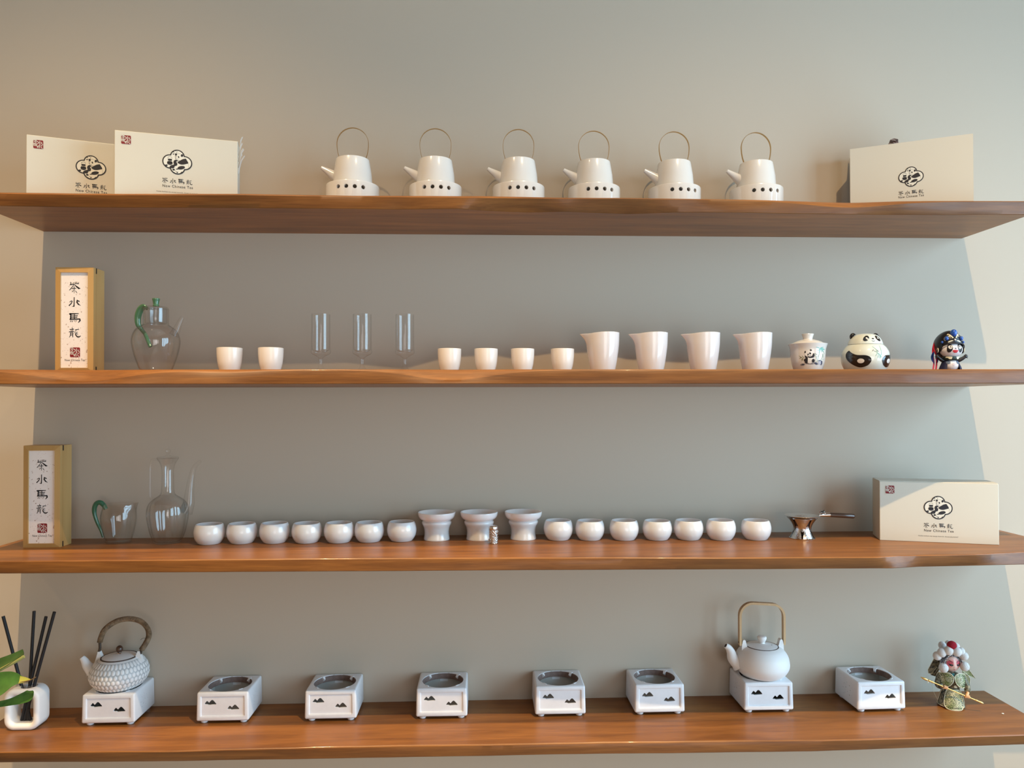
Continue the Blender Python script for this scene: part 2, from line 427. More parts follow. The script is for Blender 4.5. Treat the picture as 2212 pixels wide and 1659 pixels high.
def boolean(me, cut):
    a = bpy.data.objects.new('a', me); b = bpy.data.objects.new('b', cut)
    COL.objects.link(a); COL.objects.link(b)
    md = a.modifiers.new('x', 'BOOLEAN'); md.operation = 'DIFFERENCE'; md.solver = 'EXACT'; md.object = b
    bpy.context.view_layer.update()
    dg = bpy.context.evaluated_depsgraph_get()
    r = bpy.data.meshes.new_from_object(a.evaluated_get(dg))
    bpy.data.objects.remove(a); bpy.data.objects.remove(b)
    return r
def clean(me):
    bm = bmesh.new(); bm.from_mesh(me); bmesh.ops.remove_doubles(bm, verts=bm.verts, dist=1e-6)
    bmesh.ops.recalc_face_normals(bm, faces=bm.faces); bm.to_mesh(me); bm.free(); return me
ORD = ['first', 'second', 'third', 'fourth', 'fifth', 'sixth', 'seventh', 'eighth']

# ------------------------------------------------------------------ room shell
struct('wall_back', MB().box(XL, XR, 0, 0.12, 0, ZT), 'wall')
struct('wall_left', MB().box(XL - 0.12, XL, YF - 0.12, 0.12, 0, ZT), 'wall_warm')
wr = MB()
wr.box(XR, XR + 0.12, YF - 0.12, -2.6, 0, ZT).box(XR, XR + 0.12, -0.5, 0.12, 0, ZT)
wr.box(XR, XR + 0.12, -2.6, -0.5, 0, 0.6).box(XR, XR + 0.12, -2.6, -0.5, 2.6, ZT)
struct('wall_right', wr, 'wall')
wf = MB()
wf.box(XL, 0.2, YF - 0.12, YF, 0, ZT).box(2.2, XR, YF - 0.12, YF, 0, ZT)
wf.box(0.2, 2.2, YF - 0.12, YF, 0, 0.15).box(0.2, 2.2, YF - 0.12, YF, 2.4, ZT)
struct('wall_front', wf, 'wall')
struct('floor', MB().box(XL, XR, YF, 0, -0.1, 0), 'floor')
struct('ceiling', MB().box(XL, XR, YF, 0, ZT, ZT + 0.1), 'ceiling')
w1 = struct('window_1', MB().box(XR - 0.02, XR + 0.01, -2.6, -0.5, 0.6, 0.66).box(XR - 0.02, XR + 0.01, -2.6, -0.5, 2.54, 2.6), 'frame_dark')
for yy in (-2.6, -1.92, -1.22, -0.57):
    mk('mullion', MB().box(XR - 0.04, XR + 0.01, yy, yy + 0.07, 0.6, 2.6), 'frame_dark', w1, None)
w2 = struct('window_2', MB().box(0.2, 2.2, YF + 0.01, YF + 0.06, 0.15, 0.22).box(0.2, 2.2, YF + 0.01, YF + 0.06, 2.33, 2.4), 'frame_dark')
for xx in (0.2, 0.83, 1.48, 2.12):
    mk('mullion', MB().box(xx, xx + 0.08, YF + 0.01, YF + 0.06, 0.15, 2.4), 'frame_dark', w2, None)

# ------------------------------------------------------------------ shelves
Z1, Z2, Z3, Z4 = ZC + 0.4416, ZC + 0.0722, ZC - 0.3157, ZC - 0.7146
def lerp_tab(tab, x):
    if x <= tab[0][0]: return tab[0][1]
    for (a, b_), (c, d) in zip(tab, tab[1:]):
        if x <= c: return b_ + (d - b_) * (x - a) / (c - a)
    return tab[-1][1]
def depth_tab(z, pts):
    return [(p.x, -p.y) for p in (on(x, y, z) for x, y in pts)]
def make_shelf(label, z, t, xl, xr, top, bot, bev, seed):
    rnd = random.Random(seed); ph = [rnd.uniform(0, 6.28) for _ in range(6)]
    def wob(x, a):
        return a * (math.sin(x * 9 + ph[0]) + 0.7 * math.sin(x * 17 + ph[1]) + 0.4 * math.sin(x * 31 + ph[2]) + 0.25 * math.sin(x * 63 + ph[3]))
    n = 260; vs, fs = [], []
    for i in range(n + 1):
        x = xl + (xr - xl) * i / n
        d, e = lerp_tab(top, x) + wob(x, 0.0006), lerp_tab(bot, x) + wob(x + 3, 0.0006)
        bz = 0.0022
        by = 0.0018
        for c, w, h, dd in bev:
            g = math.exp(-((x - c) / w) ** 2); bz += h * g; by += dd * g
        bz = min(bz, t * 0.88)
        fb = 0.0012
        # section, from wall bottom round the front to wall top
        sec = [(0, -t), (-(e - fb), -t), (-e, -t + fb), (-(0.5 * e + 0.5 * d) - 0.0008 + wob(x * 2, 0.0003), (-t + fb) * 0.5 - bz * 0.5),
               (-d, -bz), (-(d - by * 0.35), -bz * 0.45), (-(d - by), 0), (-0.6 * d, 0), (0, 0)]
        vs += [(x, a, z + b_) for a, b_ in sec]
    k = 9
    for i in range(n):
        for j in range(k - 1):
            fs.append((i * k + j, i * k + j + 1, (i + 1) * k + j + 1, (i + 1) * k + j))
        fs.append((i * k + k - 1, i * k, (i + 1) * k, (i + 1) * k + k - 1))
    fs += [tuple(range(k)), tuple(reversed(range(n * k, n * k + k)))]
    mb = MB().add(vs, fs)
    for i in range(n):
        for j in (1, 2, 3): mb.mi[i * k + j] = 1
    return tag(mk('wall_shelf', mb, ['wood', 'wood_edge_shaded'], None, 28), label, 'shelf', 'live edge shelves on the wall')
def xw(px, py): return at(px, py, 0).x
S1 = make_shelf('topmost of the four brown wooden shelves, carrying the white kettles', Z1, 0.0286, xw(95, 500), xw(2078, 515),
    depth_tab(Z1, [(0, 415), (262, 417.5), (525, 418), (760, 422), (1040, 422), (1220, 426.5), (1360, 427), (1560, 430), (1740, 433), (1846, 434.6), (1953, 433), (2210, 434)]),
    depth_tab(Z1 - 0.0286, [(0, 445), (190, 448), (523, 449), (660, 450), (860, 452.5), (990, 451), (1065, 456), (1141, 459), (1220, 457), (1357, 462), (1458, 459), (1585, 459), (1740, 462), (1910, 464), (2190, 464)]),
    [(0.80, 0.13, 0.012, 0.012), (-0.75, 0.35, 0.002, 0.002), (0.0, 0.2, 0.003, 0.004)], 1)
S2 = make_shelf('second brown wooden shelf from the top, carrying jugs and stem glasses', Z2, 0.0300, xw(77, 840), xw(2089, 838),
    [(-1.15, 0.285), (-0.8, 0.272), (-0.3, 0.284), (0.2, 0.279), (0.7, 0.285), (1.2, 0.282)],
    [(-1.15, 0.288), (-0.8, 0.286), (-0.3, 0.290), (0.2, 0.284), (0.7, 0.290), (1.2, 0.288)],
    [(-0.80, 0.12, 0.021, 0.018), (-0.52, 0.08, 0.005, 0.006), (-0.06, 0.11, 0.020, 0.012)], 2)
S3 = make_shelf('third brown wooden shelf from the top, carrying the rows of round cups', Z3, 0.0257, xw(49, 1170), xw(2158, 1161),
    depth_tab(Z3, [(0, 1212), (480, 1208), (940, 1205), (1300, 1204), (1560, 1205), (1700, 1203.5), (1897, 1203), (1947, 1199.6), (2110, 1197), (2212, 1192)]),
    depth_tab(Z3 - 0.0257, [(0, 1239), (480, 1236), (940, 1233), (1300, 1231), (1660, 1229.5), (1930, 1228), (1985, 1224.6), (2212, 1219.6)]),
    [(-0.4, 0.5, 0.0005, 0.0005)], 3)
S4 = make_shelf('lowest of the four brown wooden shelves, carrying the square ceramic warmers', Z4, 0.0245, xw(40, 1540), xw(2126, 1493),
    depth_tab(Z4, [(0, 1624.6), (380, 1622), (820, 1611.5), (1300, 1604), (1760, 1598.5), (2025, 1593), (2212, 1587)]),
    depth_tab(Z4 - 0.0245, [(0, 1647), (380, 1645), (820, 1637), (1300, 1629), (1760, 1623.5), (2212, 1608)]),
    [(0.2, 0.6, 0.0005, 0.0005)], 4)

# ------------------------------------------------------------------ writing and emblem
def T(y): return y
CHARS = {
 'tea': (697, 717, [
  [(565,635,26),(660,632,14)], [(576,570,22),(582,638,20)], [(620,592,13),(622,634,12)], [(660,574,15),(650,632,14)],
  [(690,606,15),(795,604,20)], [(703,562,14),(700,610,14)], [(745,560,13),(745,610,12)], [(796,568,14),(786,612,16)],
  [(672,628,12),(612,710,18),(546,788,20)], [(672,628,14),(742,692,34),(800,738,44),(850,740,4)],
  [(612,746,20),(724,738,16)], [(672,690,20),(672,800,16),(672,878,8)], [(645,806,18),(614,842,12)], [(708,808,12),(740,856,18)]]),
 'water': (697, 1130, [
  [(675,996,22),(672,1180,26),(668,1246,32)], [(668,1250,26),(612,1252,6)],
  [(550,1126,16),(598,1092,18),(618,1104,20),(598,1160,24),(537,1224,30)],
  [(812,1106,30),(760,1082,24)], [(757,1076,30),(752,1130,34),(790,1190,34),(852,1224,6)]]),
 'horse': (697, 1580, [
  [(552,1462,42),(795,1450,20)], [(582,1456,36),(576,1612,34)], [(682,1462,20),(682,1600,22)],
  [(590,1520,22),(768,1512,22)], [(590,1566,20),(755,1560,20)], [(562,1612,34),(832,1606,34),(838,1650,36),(792,1706,16)],
  [(592,1650,16),(570,1686,16)], [(634,1650,14),(616,1688,14)], [(680,1648,16),(686,1668,14)], [(726,1644,16),(738,1664,14)]]),
 'dragon': (697, 1986, [
  [(620,1846,16),(626,1876,16)], [(556,1896,18),(660,1890,22)], [(592,1905,14),(596,1950,14)], [(640,1900,14),(626,1950,14)],
  [(542,1966,22),(664,1954,22)], [(578,1992,22),(575,2060,20),(546,2120,14)], [(578,1996,14),(640,1991,14)], [(640,1991,20),(640,2116,20)],
  [(585,2030,12),(635,2028,12)], [(585,2066,12),(635,2062,12)],
  [(702,1906,14),(800,1896,20)], [(795,1856,8),(790,1872,8)], [(746,1896,14),(668,2012,6)],
  [(726,1990,20),(716,2050,26),(758,2104,30),(812,2114,30),(854,2082,16)],
  [(728,1985,10),(775,1976,12)], [(738,2016,10),(776,2010,10)], [(748,2046,10),(776,2042,10)]]),
}
def write_char(mb, key, cx, cz, size, fn):
    ox, oy, st = CHARS[key]; k = size / 320.0
    for s in st:
        mb.stroke([(cx + (x - ox) * k, cz - (y - oy) * k, w * k) for x, y, w in s], fn)
def text_mesh(mb, body, cx, cz, width, height, fn):
    cu = bpy.data.curves.new('t', 'FONT'); cu.body = body; cu.size = 1.0; cu.resolution_u = 2; cu.space_character = 1.12
    o = bpy.data.objects.new('t', cu); COL.objects.link(o)
    bpy.context.view_layer.update()
    me = bpy.data.meshes.new_from_object(o.evaluated_get(bpy.context.evaluated_depsgraph_get()))
    bpy.data.objects.remove(o)
    xs = [v.co.x for v in me.vertices]; ys = [v.co.y for v in me.vertices]
    x0, x1, y0, y1 = min(xs), max(xs), min(ys), max(ys)
    mb.add([fn(cx + ((v.co.x - x0) / (x1 - x0) - 0.5) * width, cz + ((v.co.y - y0) / (y1 - y0) - 0.5) * height) for v in me.vertices],
           [tuple(p.vertices) for p in me.polygons])
    bpy.data.meshes.remove(me)
def rounded(x0, x1, z0, z1, r, n=5):
    out = []
    for cx, cz, a in ((x1 - r, z1 - r, 0), (x0 + r, z1 - r, 90), (x0 + r, z0 + r, 180), (x1 - r, z0 + r, 270)):
        out += [(cx + r * math.cos(R_(a + 90 * i / n)), cz + r * math.sin(R_(a + 90 * i / n))) for i in range(n + 1)]
    return out
def plane_fn(y): return lambda x, z: (x, y, z)
def seal(parent, cx, cz, s, y, bg):
    mk('seal_mark', MB().flat(rounded(cx - s / 2, cx + s / 2, cz - s / 2, cz + s / 2, s * 0.12), plane_fn(y)), 'red_ink', parent, None)
    mb = MB(); fn = plane_fn(y - 0.00025); q = s
    P = lambda lst: [(cx + (a - 0.5) * q, cz + (0.5 - b_) * q, w * q) for a, b_, w in lst]
    for st in ([(0.02,0.10,.05),(0.30,0.04,.06)], [(0.12,0.02,.05),(0.32,0.14,.06),(0.55,0.27,.07)], [(0.30,0.12,.04),(0.05,0.30,.05)],
               [(0.14,0.22,.05),(0.30,0.28,.05)], [(0.18,0.32,.04),(0.30,0.34,.04)],
               [(0.65,0.12,.06),(0.66,0.35,.06),(0.65,0.60,.08)], [(0.65,0.62,.05),(0.52,0.64,.04)], [(0.56,0.30,.05),(0.48,0.42,.06),(0.36,0.50,.06)],
               [(0.80,0.24,.07),(0.88,0.30,.04)], [(0.79,0.24,.06),(0.82,0.38,.06),(0.97,0.50,.05)],
               [(0.03,0.46,.09),(0.32,0.47,.09)], [(0.06,0.46,.06),(0.06,0.66,.06)], [(0.18,0.50,.05),(0.18,0.62,.05)], [(0.30,0.46,.08),(0.30,0.66,.08)],
               [(0.04,0.68,.05),(0.42,0.70,.06),(0.40,0.84,.06)], [(0.48,0.72,.07),(0.66,0.70,.06)], [(0.47,0.72,.05),(0.47,0.92,.06)],
               [(0.62,0.72,.06),(0.62,0.92,.06)], [(0.78,0.58,.06),(0.90,0.62,.06)], [(0.80,0.66,.04),(0.76,0.80,.06),(0.92,0.95,.06)]):
        mb.stroke(P(st), fn)
    mk('seal_characters', mb, bg, parent, None)
def emblem(parent, cx, cz, w, y):
    """quatrefoil with a panda resting beside a tea jar"""
    k = w / 830.0
    def L(px, py): return (cx + (px - 860) * k, cz - (py - 0.0 * (px - 860) - 610) * k)
    circ = [(860, 440, 205), (866, 765, 218), (655, 608, 213), (1062, 622, 213)]
    def ring(ins):
        out = []
        for i in range(160):
            a = 2 * PI * i / 160; dx, dy = math.cos(a), math.sin(a); best = 0
            for x, yy, r in circ:
                r = r - ins; fx, fy = 860 - x, 610 - yy
                b_ = fx * dx + fy * dy; disc = b_ * b_ - (fx * fx + fy * fy - r * r)
                if disc > 0: best = max(best, -b_ + math.sqrt(disc))
            out.append(L(860 + dx * best, 610 + dy * best))
        return out
    em = mk('emblem', MB().flat(ring(0), plane_fn(y)), 'ink', parent, None)
    mk('emblem_field', MB().flat(ring(33), plane_fn(y - 0.0002)), 'print_white', em, None)
    mb = MB(); fn = plane_fn(y - 0.0004)
    E = lambda x, yy, a, b_, rot=0: mb.flat([L(p, q) for p, q in ell(x, yy, a, b_, 18, R_(rot))], fn)
    G = lambda pts: mb.flat([L(p, q) for p, q in pts], fn)
    S = lambda pts: mb.stroke([(*L(p, q), ww * k) for p, q, ww in pts], fn)
    E(988, 400, 34, 42, 15); E(893, 455, 19, 32, -18); E(822, 384, 28, 34); E(824, 448, 8, 20)
    E(816, 494, 13, 10); S([(838, 512, 5), (858, 522, 6), (880, 512, 5)])
    S([(830, 372, 5), (880, 352, 5), (950, 352, 4)]); S([(800, 400, 6), (795, 470, 5), (810, 520, 5), (850, 556, 6), (930, 556, 6)])
    G(spline([(1095, 484), (1165, 610), (1120, 640), (1000, 675), (920, 662), (862, 615), (930, 562), (1010, 508), (1095, 484)], 4)[:-1])
    G(spline([(822, 540), (772, 565), (750, 630), (765, 690), (700, 715), (645, 765), (665, 802), (760, 805), (788, 742), (848, 715), (858, 655), (830, 600), (880, 568), (822, 540)], 3)[:-1])
    E(968, 772, 108, 52, -16); E(852, 822, 36, 14)
    E(652, 655, 78, 58); mb.flat([L(*p) for p in [(578, 640), (590, 605), (715, 605), (726, 640)]], fn)
    mb.flat([L(*p) for p in rounded(598, 712, 528, 588, 20)], fn)
    S([(596, 520, 7), (604, 480, 7), (650, 462, 7), (700, 474, 7), (712, 515, 7)])
    E(757, 848, 36, 28); S([(780, 850, 6), (830, 905, 6)])
    G([(700, 312), (745, 285), (785, 328), (740, 322)]); G([(718, 366), (800, 366), (745, 398)]); S([(862, 278, 6), (815, 380, 8)])
    G([(800, 270), (840, 262), (820, 290)]); G([(515, 722), (560, 706), (600, 715), (575, 760), (540, 755)])
    G([(830, 880), (850, 915), (885, 895), (865, 945), (845, 945)]); G([(990, 880), (1000, 910), (1030, 900), (990, 945), (925, 950)])
    G([(760, 915), (790, 930), (800, 955)])
    S([(1168, 640, 4), (1180, 700, 4), (1172, 760, 5)])
    mk('emblem_panda', mb, 'ink', em, None)

# ------------------------------------------------------------------ gift boxes and bag
BW, BH = 0.243, 0.136
def gift_box(label, loc, rz, dep, wrapped=False, name='tea_gift_box', bw=BW, bh=BH):
    t = thing(name, label, 'gift box', loc, rz, 'cream tea gift boxes')
    # origin: middle of the front bottom edge
    bm = bmesh.new(); bmesh.ops.create_cube(bm, size=1)
    bmesh.ops.scale(bm, vec=(bw, dep, bh), verts=bm.verts); bmesh.ops.translate(bm, vec=(0, dep / 2, bh / 2), verts=bm.verts)
    bmesh.ops.bevel(bm, geom=list(bm.edges), offset=0.0008, segments=1, affect='EDGES')
    me = bpy.data.meshes.new('box_body'); bm.to_mesh(me); bm.free()
    mk('box_body', me, 'box_cream', t, 30)
    mk('lid_flap', MB().box(-bw / 2, bw / 2, 0.004, dep - 0.004, bh, bh + 0.0015), 'box_cream', t, None)
    y = -0.0004
    emblem(t, 0, bh * 0.583, 0.0590, y)
    mb = MB(); fn = plane_fn(y)
    for i, c in enumerate(('tea', 'water', 'horse', 'dragon')):
        write_char(mb, c, -0.0238 + i * 0.0159, bh * 0.280, 0.0122, fn)
    text_mesh(mb, 'New Chinese Tea', 0.001, bh * 0.198, 0.060, 0.0058, fn)
    mk('lettering', mb, 'ink', t, None)
    mb = MB(); text_mesh(mb, 'Każda herbata ma swoją historię, chcesz ją poznać?', 0, bh * 0.103, 0.081, 0.0034, fn)
    mk('small_lettering', mb, 'ink', t, None)
    seal(t, -bw / 2 + 0.022, bh * 0.865, 0.0185, y, 'print_white')
    if wrapped:
        e = 0.0012; wmb = MB(); nx, nz = 30, 18
        vs, fs = [], []
        rnd = random.Random(int(abs(loc[0]) * 1000))
        for j in range(nz + 1):
            for i in range(nx + 1):
                edge = min(i, nx - i) / nx
                vs.append((-bw / 2 - e + (bw + 2 * e) * i / nx, -e - rnd.uniform(0, 0.0016 if edge < 0.08 or j < 3 else 0.0002), (bh + e) * j / nz))
        fs = [(j * (nx + 1) + i, j * (nx + 1) + i + 1, (j + 1) * (nx + 1) + i + 1, (j + 1) * (nx + 1) + i) for j in range(nz) for i in range(nx)]
        wmb.add(vs, fs)
        wmb.add([(-bw / 2 - e, -e, bh + e + 0.0006), (bw / 2 + e, -e, bh + e + 0.0006), (bw / 2 + e, dep + e, bh + e + 0.0006), (-bw / 2 - e, dep + e, bh + e + 0.0006)], [(0, 1, 2, 3)])
        mk('plastic_wrap', wmb, 'film', t, 60, fix=False)
    return t
def wpos(px, y): return at(px, 600, y).x
gift_box('wrapped cream gift box at far left of top shelf, partly hidden by another box', (-0.853, -0.146, Z1), R_(19), 0.07, True)
B2 = gift_box('cream gift box in plastic wrap on top shelf, standing in front of another box', (-0.650, -0.189, Z1), R_(14.2), 0.07, True)
rnd = random.Random(8); tail = MB()
for i in range(6):
    a = rnd.uniform(-0.4, 0.6); x0 = BW / 2 + 0.001; z0 = BH * rnd.uniform(0.55, 0.95)
    p = [(x0, 0.004, z0 - 0.02), (x0 + 0.004, 0.003, z0), (x0 + 0.006 + 0.004 * a, 0.001, z0 + 0.012), (x0 + 0.010 + 0.006 * a, 0.002, z0 + 0.02)]
    tail.band(spline(p, 4), 0.006, 0.0003, (0.3, 1, 0.2))
mk('wrap_tail', tail, 'film_white', B2, None)
gx0 = on(1896, 1164.7, Z3); gx1 = on(2157, 1177.6, Z3)
gift_box('cream gift box with panda emblem standing alone at right end of third shelf', ((gx0.x + gx1.x) / 2, (gx0.y + gx1.y) / 2 - 0.006, Z3), R_(-17.5), 0.078)

bag = thing('paper_gift_bag', 'cream paper gift bag with brown ribbon handles at right end of top shelf', 'gift bag', (0.9925, -0.130, Z1), R_(-26))
bgw, bgh, bgd = 0.252, 0.1655, 0.075
mb = MB()
vs = []
for z, ins in ((0, 0), (bgh * 0.5, 0.002), (bgh, 0.012)):
    vs += [(-bgw / 2, 0, z), (bgw / 2, 0, z), (bgw / 2, bgd / 2, z) if z == 0 else (bgw / 2 - ins, bgd / 2, z), (bgw / 2, bgd, z), (-bgw / 2, bgd, z), (-bgw / 2, bgd / 2, z) if z == 0 else (-bgw / 2 + ins, bgd / 2, z)]
fs = [(5, 4, 3, 2, 1, 0)]
for k in range(2):
    for i in range(6):
        j = (i + 1) % 6; fs.append((k * 6 + i, k * 6 + j, k * 6 + 6 + j, k * 6 + 6 + i))
mk('bag_body', mb.add(vs, fs), 'box_cream', bag, 20)
emblem(bag, 0.002, bgh * 0.505, 0.0520, -0.0004)
mb = MB()
for i, c in enumerate(('tea', 'water', 'horse', 'dragon')):
    write_char(mb, c, 0.002 - 0.0205 + i * 0.0137, bgh * 0.285, 0.0106, plane_fn(-0.0004))
text_mesh(mb, 'New Chinese Tea', 0.002, bgh * 0.232, 0.052, 0.0052, plane_fn(-0.0004))
mk('lettering', mb, 'ink', bag, None)
def ribbon_loop(x0, x1, h, y):
    mb = MB(); n = 14; c = []
    for i in range(n + 1):
        t = i / n; a = PI * t
        c.append((x0 + (x1 - x0) * t + 0.004 * math.sin(5 * t), y + 0.012 * math.sin(a) * (1 if i % 2 else 0.6), bgh - 0.03 + (h + 0.03) * math.sin(a) ** 0.8))
    mb.band(c, 0.020, 0.0012, (0.1, 0.6, 0.8)); return mb
mk('ribbon_handle', ribbon_loop(-0.052, -0.014, 0.0150, 0.016), 'ribbon', bag, 60)
mk('ribbon_handle', ribbon_loop(0.020, 0.052, 0.0045, bgd - 0.012), 'ribbon', bag, 60)

# ------------------------------------------------------------------ bamboo tea boxes
def bamboo_box(label, loc, w, h, d):
    t = thing('bamboo_tea_box', label, 'wooden box', loc, 0, 'upright bamboo tea boxes')
    fd = 0.013
    mk('case', MB().box(-w / 2, w / 2, fd, d, 0, h), 'bamboo', t, None)
    fw = 0.0112
    def strip(pts, n):       # pts: outer/inner outline of the mitred strip in x,z
        vs = []
        for (x, z), y in zip(pts, (0.002, 0.002, 0.0, 0.0)): vs.append((x, y, z))
        for (x, z) in pts: vs.append((x, fd - 0.0006, z))
        return MB().add(vs, [(0, 1, 2, 3), (7, 6, 5, 4), (0, 4, 5, 1), (1, 5, 6, 2), (2, 6, 7, 3), (3, 7, 4, 0)])
    W, H = w / 2, h
    for pts in ([(-W, H), (W, H), (W - fw, H - fw), (-W + fw, H - fw)], [(-W, 0), (W, 0), (W - fw, fw * 0.8), (-W + fw, fw * 0.8)],
                [(-W, 0), (-W, H), (-W + fw, H - fw), (-W + fw, fw * 0.8)], [(W, 0), (W, H), (W - fw, H - fw), (W - fw, fw * 0.8)]):
        mk('frame_strip', strip(pts, 0), 'bamboo', t, None)
    py = 0.0035
    mk('paper_panel', MB().box(-W + fw - 0.001, W - fw + 0.001, py, fd - 0.001, fw * 0.8 - 0.001, H - fw + 0.001), 'paper', t, None)
    mb = MB(); fn = plane_fn(py - 0.0003)
    sx = w / 1060.0; cx = lambda x: (x - 690) * sx; cz = lambda y: h * (1 - (y - 150) / 2950.0)
    for key in CHARS:
        ox, oy, _ = CHARS[key]; cm = MB(); write_char(cm, key, cx(ox), cz(oy), 320 * sx * 1.0, fn)
        mk('brush_character', cm, 'ink', t, None)
    text_mesh(mb, 'New Chinese Tea', cx(700), cz(2762), 560 * sx, 0.0048, fn)
    mk('lettering', mb, 'ink', t, None)
    seal(t, cx(702), cz(2545), 280 * sx, py - 0.0003, 'paper')
    for z in (h - 0.006, 0.006):
        mk('hinge_slot', MB().box(W - 0.0005, W + 0.0006, fd - 0.0014, fd + 0.0022, z - 0.006, z + 0.006), 'slot', t, None)
    return t
p = on(90, 1183, Z3); x3a = on(50, 1183, Z3).x; x3b = on(130, 1182, Z3).x
bamboo_box('upright bamboo box with calligraphy panel at left end of third shelf', ((x3a + x3b) / 2, p.y, Z3), x3b - x3a, 0.2265, 0.048)
yb = -0.165
bamboo_box('upright bamboo box with calligraphy panel at left end of second shelf', ((at(121, 700, yb).x + at(198, 700, yb).x) / 2, yb, Z2), 0.0805, 0.2265, 0.048)

# ------------------------------------------------------------------ white kettles on round warmers (top shelf)
def round_warmer_mesh():
    R, h = 0.0622, 0.0625
    prof = [(0, 0), (R - 0.001, 0), (R, 0.001), (R + 0.0003, h - 0.003), (R - 0.0006, h - 0.0006), (R - 0.003, h), (R - 0.009, h - 0.001), (R - 0.012, h - 0.003), (R - 0.0125, h - 0.008),
            (R - 0.006, h - 0.010), (R - 0.006, 0.006), (0, 0.006)]
    me = clean(MB().lathe(prof, 72).mesh('w'))
    cut = MB()
    for a in (-27, -9, 9, 27, 153, 171, 189, 207):
        d = Vector((math.sin(R_(a)), -math.cos(R_(a)), 0))
        p0 = d * (R - 0.012) + Vector((0, 0, h - 0.0155)); p1 = d * (R + 0.006) + Vector((0, 0, h - 0.0155))
        cut.tube([p0, p1], 0.0046, 20)
    return boolean(me, clean(cut.mesh('c')))
warm_me = round_warmer_mesh()
KX = [762, 941, 1120, 1283, 1456, 1632]
KY = -0.078
warm0 = None; ket0 = None
for i, px in enumerate(KX):
    pos = Vector((at(px, 400, KY).x, KY - 0.002 * (i % 3), Z1))
    wl = 'round white porcelain warmer with four holes under the %s kettle from left on top shelf' % ORD[i]
    kl = 'white porcelain kettle with thin brass hoop handle, %s from left on top shelf' % ORD[i]
    rz = R_([5, 6, 5, 6, 8, 2][i])
    if i == 0:
        warm0 = mk('kettle_warmer', warm_me, 'porcelain', None, 35); warm0.location = pos; warm0.rotation_euler = (0, 0, rz)
        tag(warm0, wl, 'warmer', 'round kettle warmers on the top shelf')
        ket0 = thing('white_kettle', kl, 'kettle', pos + Vector((0, 0, 0.0585)), 0, 'white kettles on the top shelf')
        rb, rt, kh = 0.0470, 0.0395, 0.066
        mk('kettle_body', MB().lathe([(0, 0), (rb - 0.001, 0), (rb, 0.001), (rb * 0.5 + rt * 0.5 + 0.0012, kh * 0.5), (rt, kh - 0.0022), (rt - 0.0008, kh - 0.0006), (rt - 0.0022, kh), (rt - 0.005, kh), (rt - 0.0055, kh - 0.002), (0, kh - 0.002)], 64), 'porcelain', ket0, 35)
        ld = mk('lid', MB().lathe([(0, kh - 0.0015), (rt - 0.006, kh - 0.0015), (rt - 0.006, kh + 0.0002), (rt - 0.0075, kh + 0.001), (0, kh + 0.001)], 48), 'porcelain', ket0, 35)
        mk('lid_knob', MB().lathe([(0.005, kh + 0.0008), (0.004, kh + 0.002), (0.0055, kh + 0.0042), (0.004, kh + 0.0052), (0, kh + 0.0054)], 20), 'porcelain', ld, 35)
        sp = [(-0.036, 0, 0.024), (-0.046, 0, 0.0305), (-0.060, 0, 0.0395), (-0.0735, 0, 0.0478)]
        mk('spout', MB().tube(sp, [0.0135, 0.0115, 0.0075, 0.0042], 20), 'porcelain', ket0, 60)
        pts = []
        for k in range(41):
            a = R_(-38 + 256 * k / 40)
            pts.append((0.0372 * math.cos(a), 0, kh + 0.0375 + 0.0372 * math.sin(a) * (1.0 if math.sin(a) > 0 else 1.62)))
        hd = mk('handle', MB().band(pts, 0.0050, 0.0009, (0, 1, 0)), 'brass', ket0, 40)
        slim(warm0, 0.975); slim(ket0, 0.975)
        for s in (-1, 1):
            mk('handle_lug', MB().ball((s * 0.0285, 0, kh + 0.0005), (0.003, 0.004, 0.0022), 12, 8), 'porcelain', ket0, 60)
    else:
        r = warm0.copy(); COL.objects.link(r); r.location = pos; r.rotation_euler = (0, 0, rz); r['label'] = wl
        dup(ket0, pos + Vector((0, 0, 0.0585)), R_([0, 3, 1, 2, 3, 4][i]), kl)

# ------------------------------------------------------------------ second shelf
def surf_fn(prof, off=0.0003):
    """(azimuth in degrees from the front, height) -> point just off a turned surface"""
    P = sorted(((z, r) for r, z in prof), key=lambda q: q[0])
    def rr(z):
        if z <= P[0][0]: return P[0][1]
        for (a, b_), (c, d) in zip(P, P[1:]):
            if z <= c: return b_ + (d - b_) * (z - a) / max(c - a, 1e-9)
        return P[-1][1]
    def f(az, z):
        r = rr(z) + off; return (r * math.sin(R_(az)), -r * math.cos(R_(az)), z)
    return f
Y2 = -0.14
def shell(outer, t, floor):
    """outer profile (r,z) from foot to rim -> closed wall of thickness t"""
    inner = [(max(r - t, 0.001), z) for r, z in outer if z > floor]
    inner = [(r, z) for r, z in inner]
    top = outer[-1]
    return [(0, outer[0][1])] + list(outer) + [(top[0] - t * 0.5, top[1] + t * 0.25)] + [(r, z) for r, z in reversed(inner)] + [(inner[0][0] * 0.9, floor), (0, floor)]
def s2x(px, y=None): return at(px, 760, Y2 if y is None else y).x
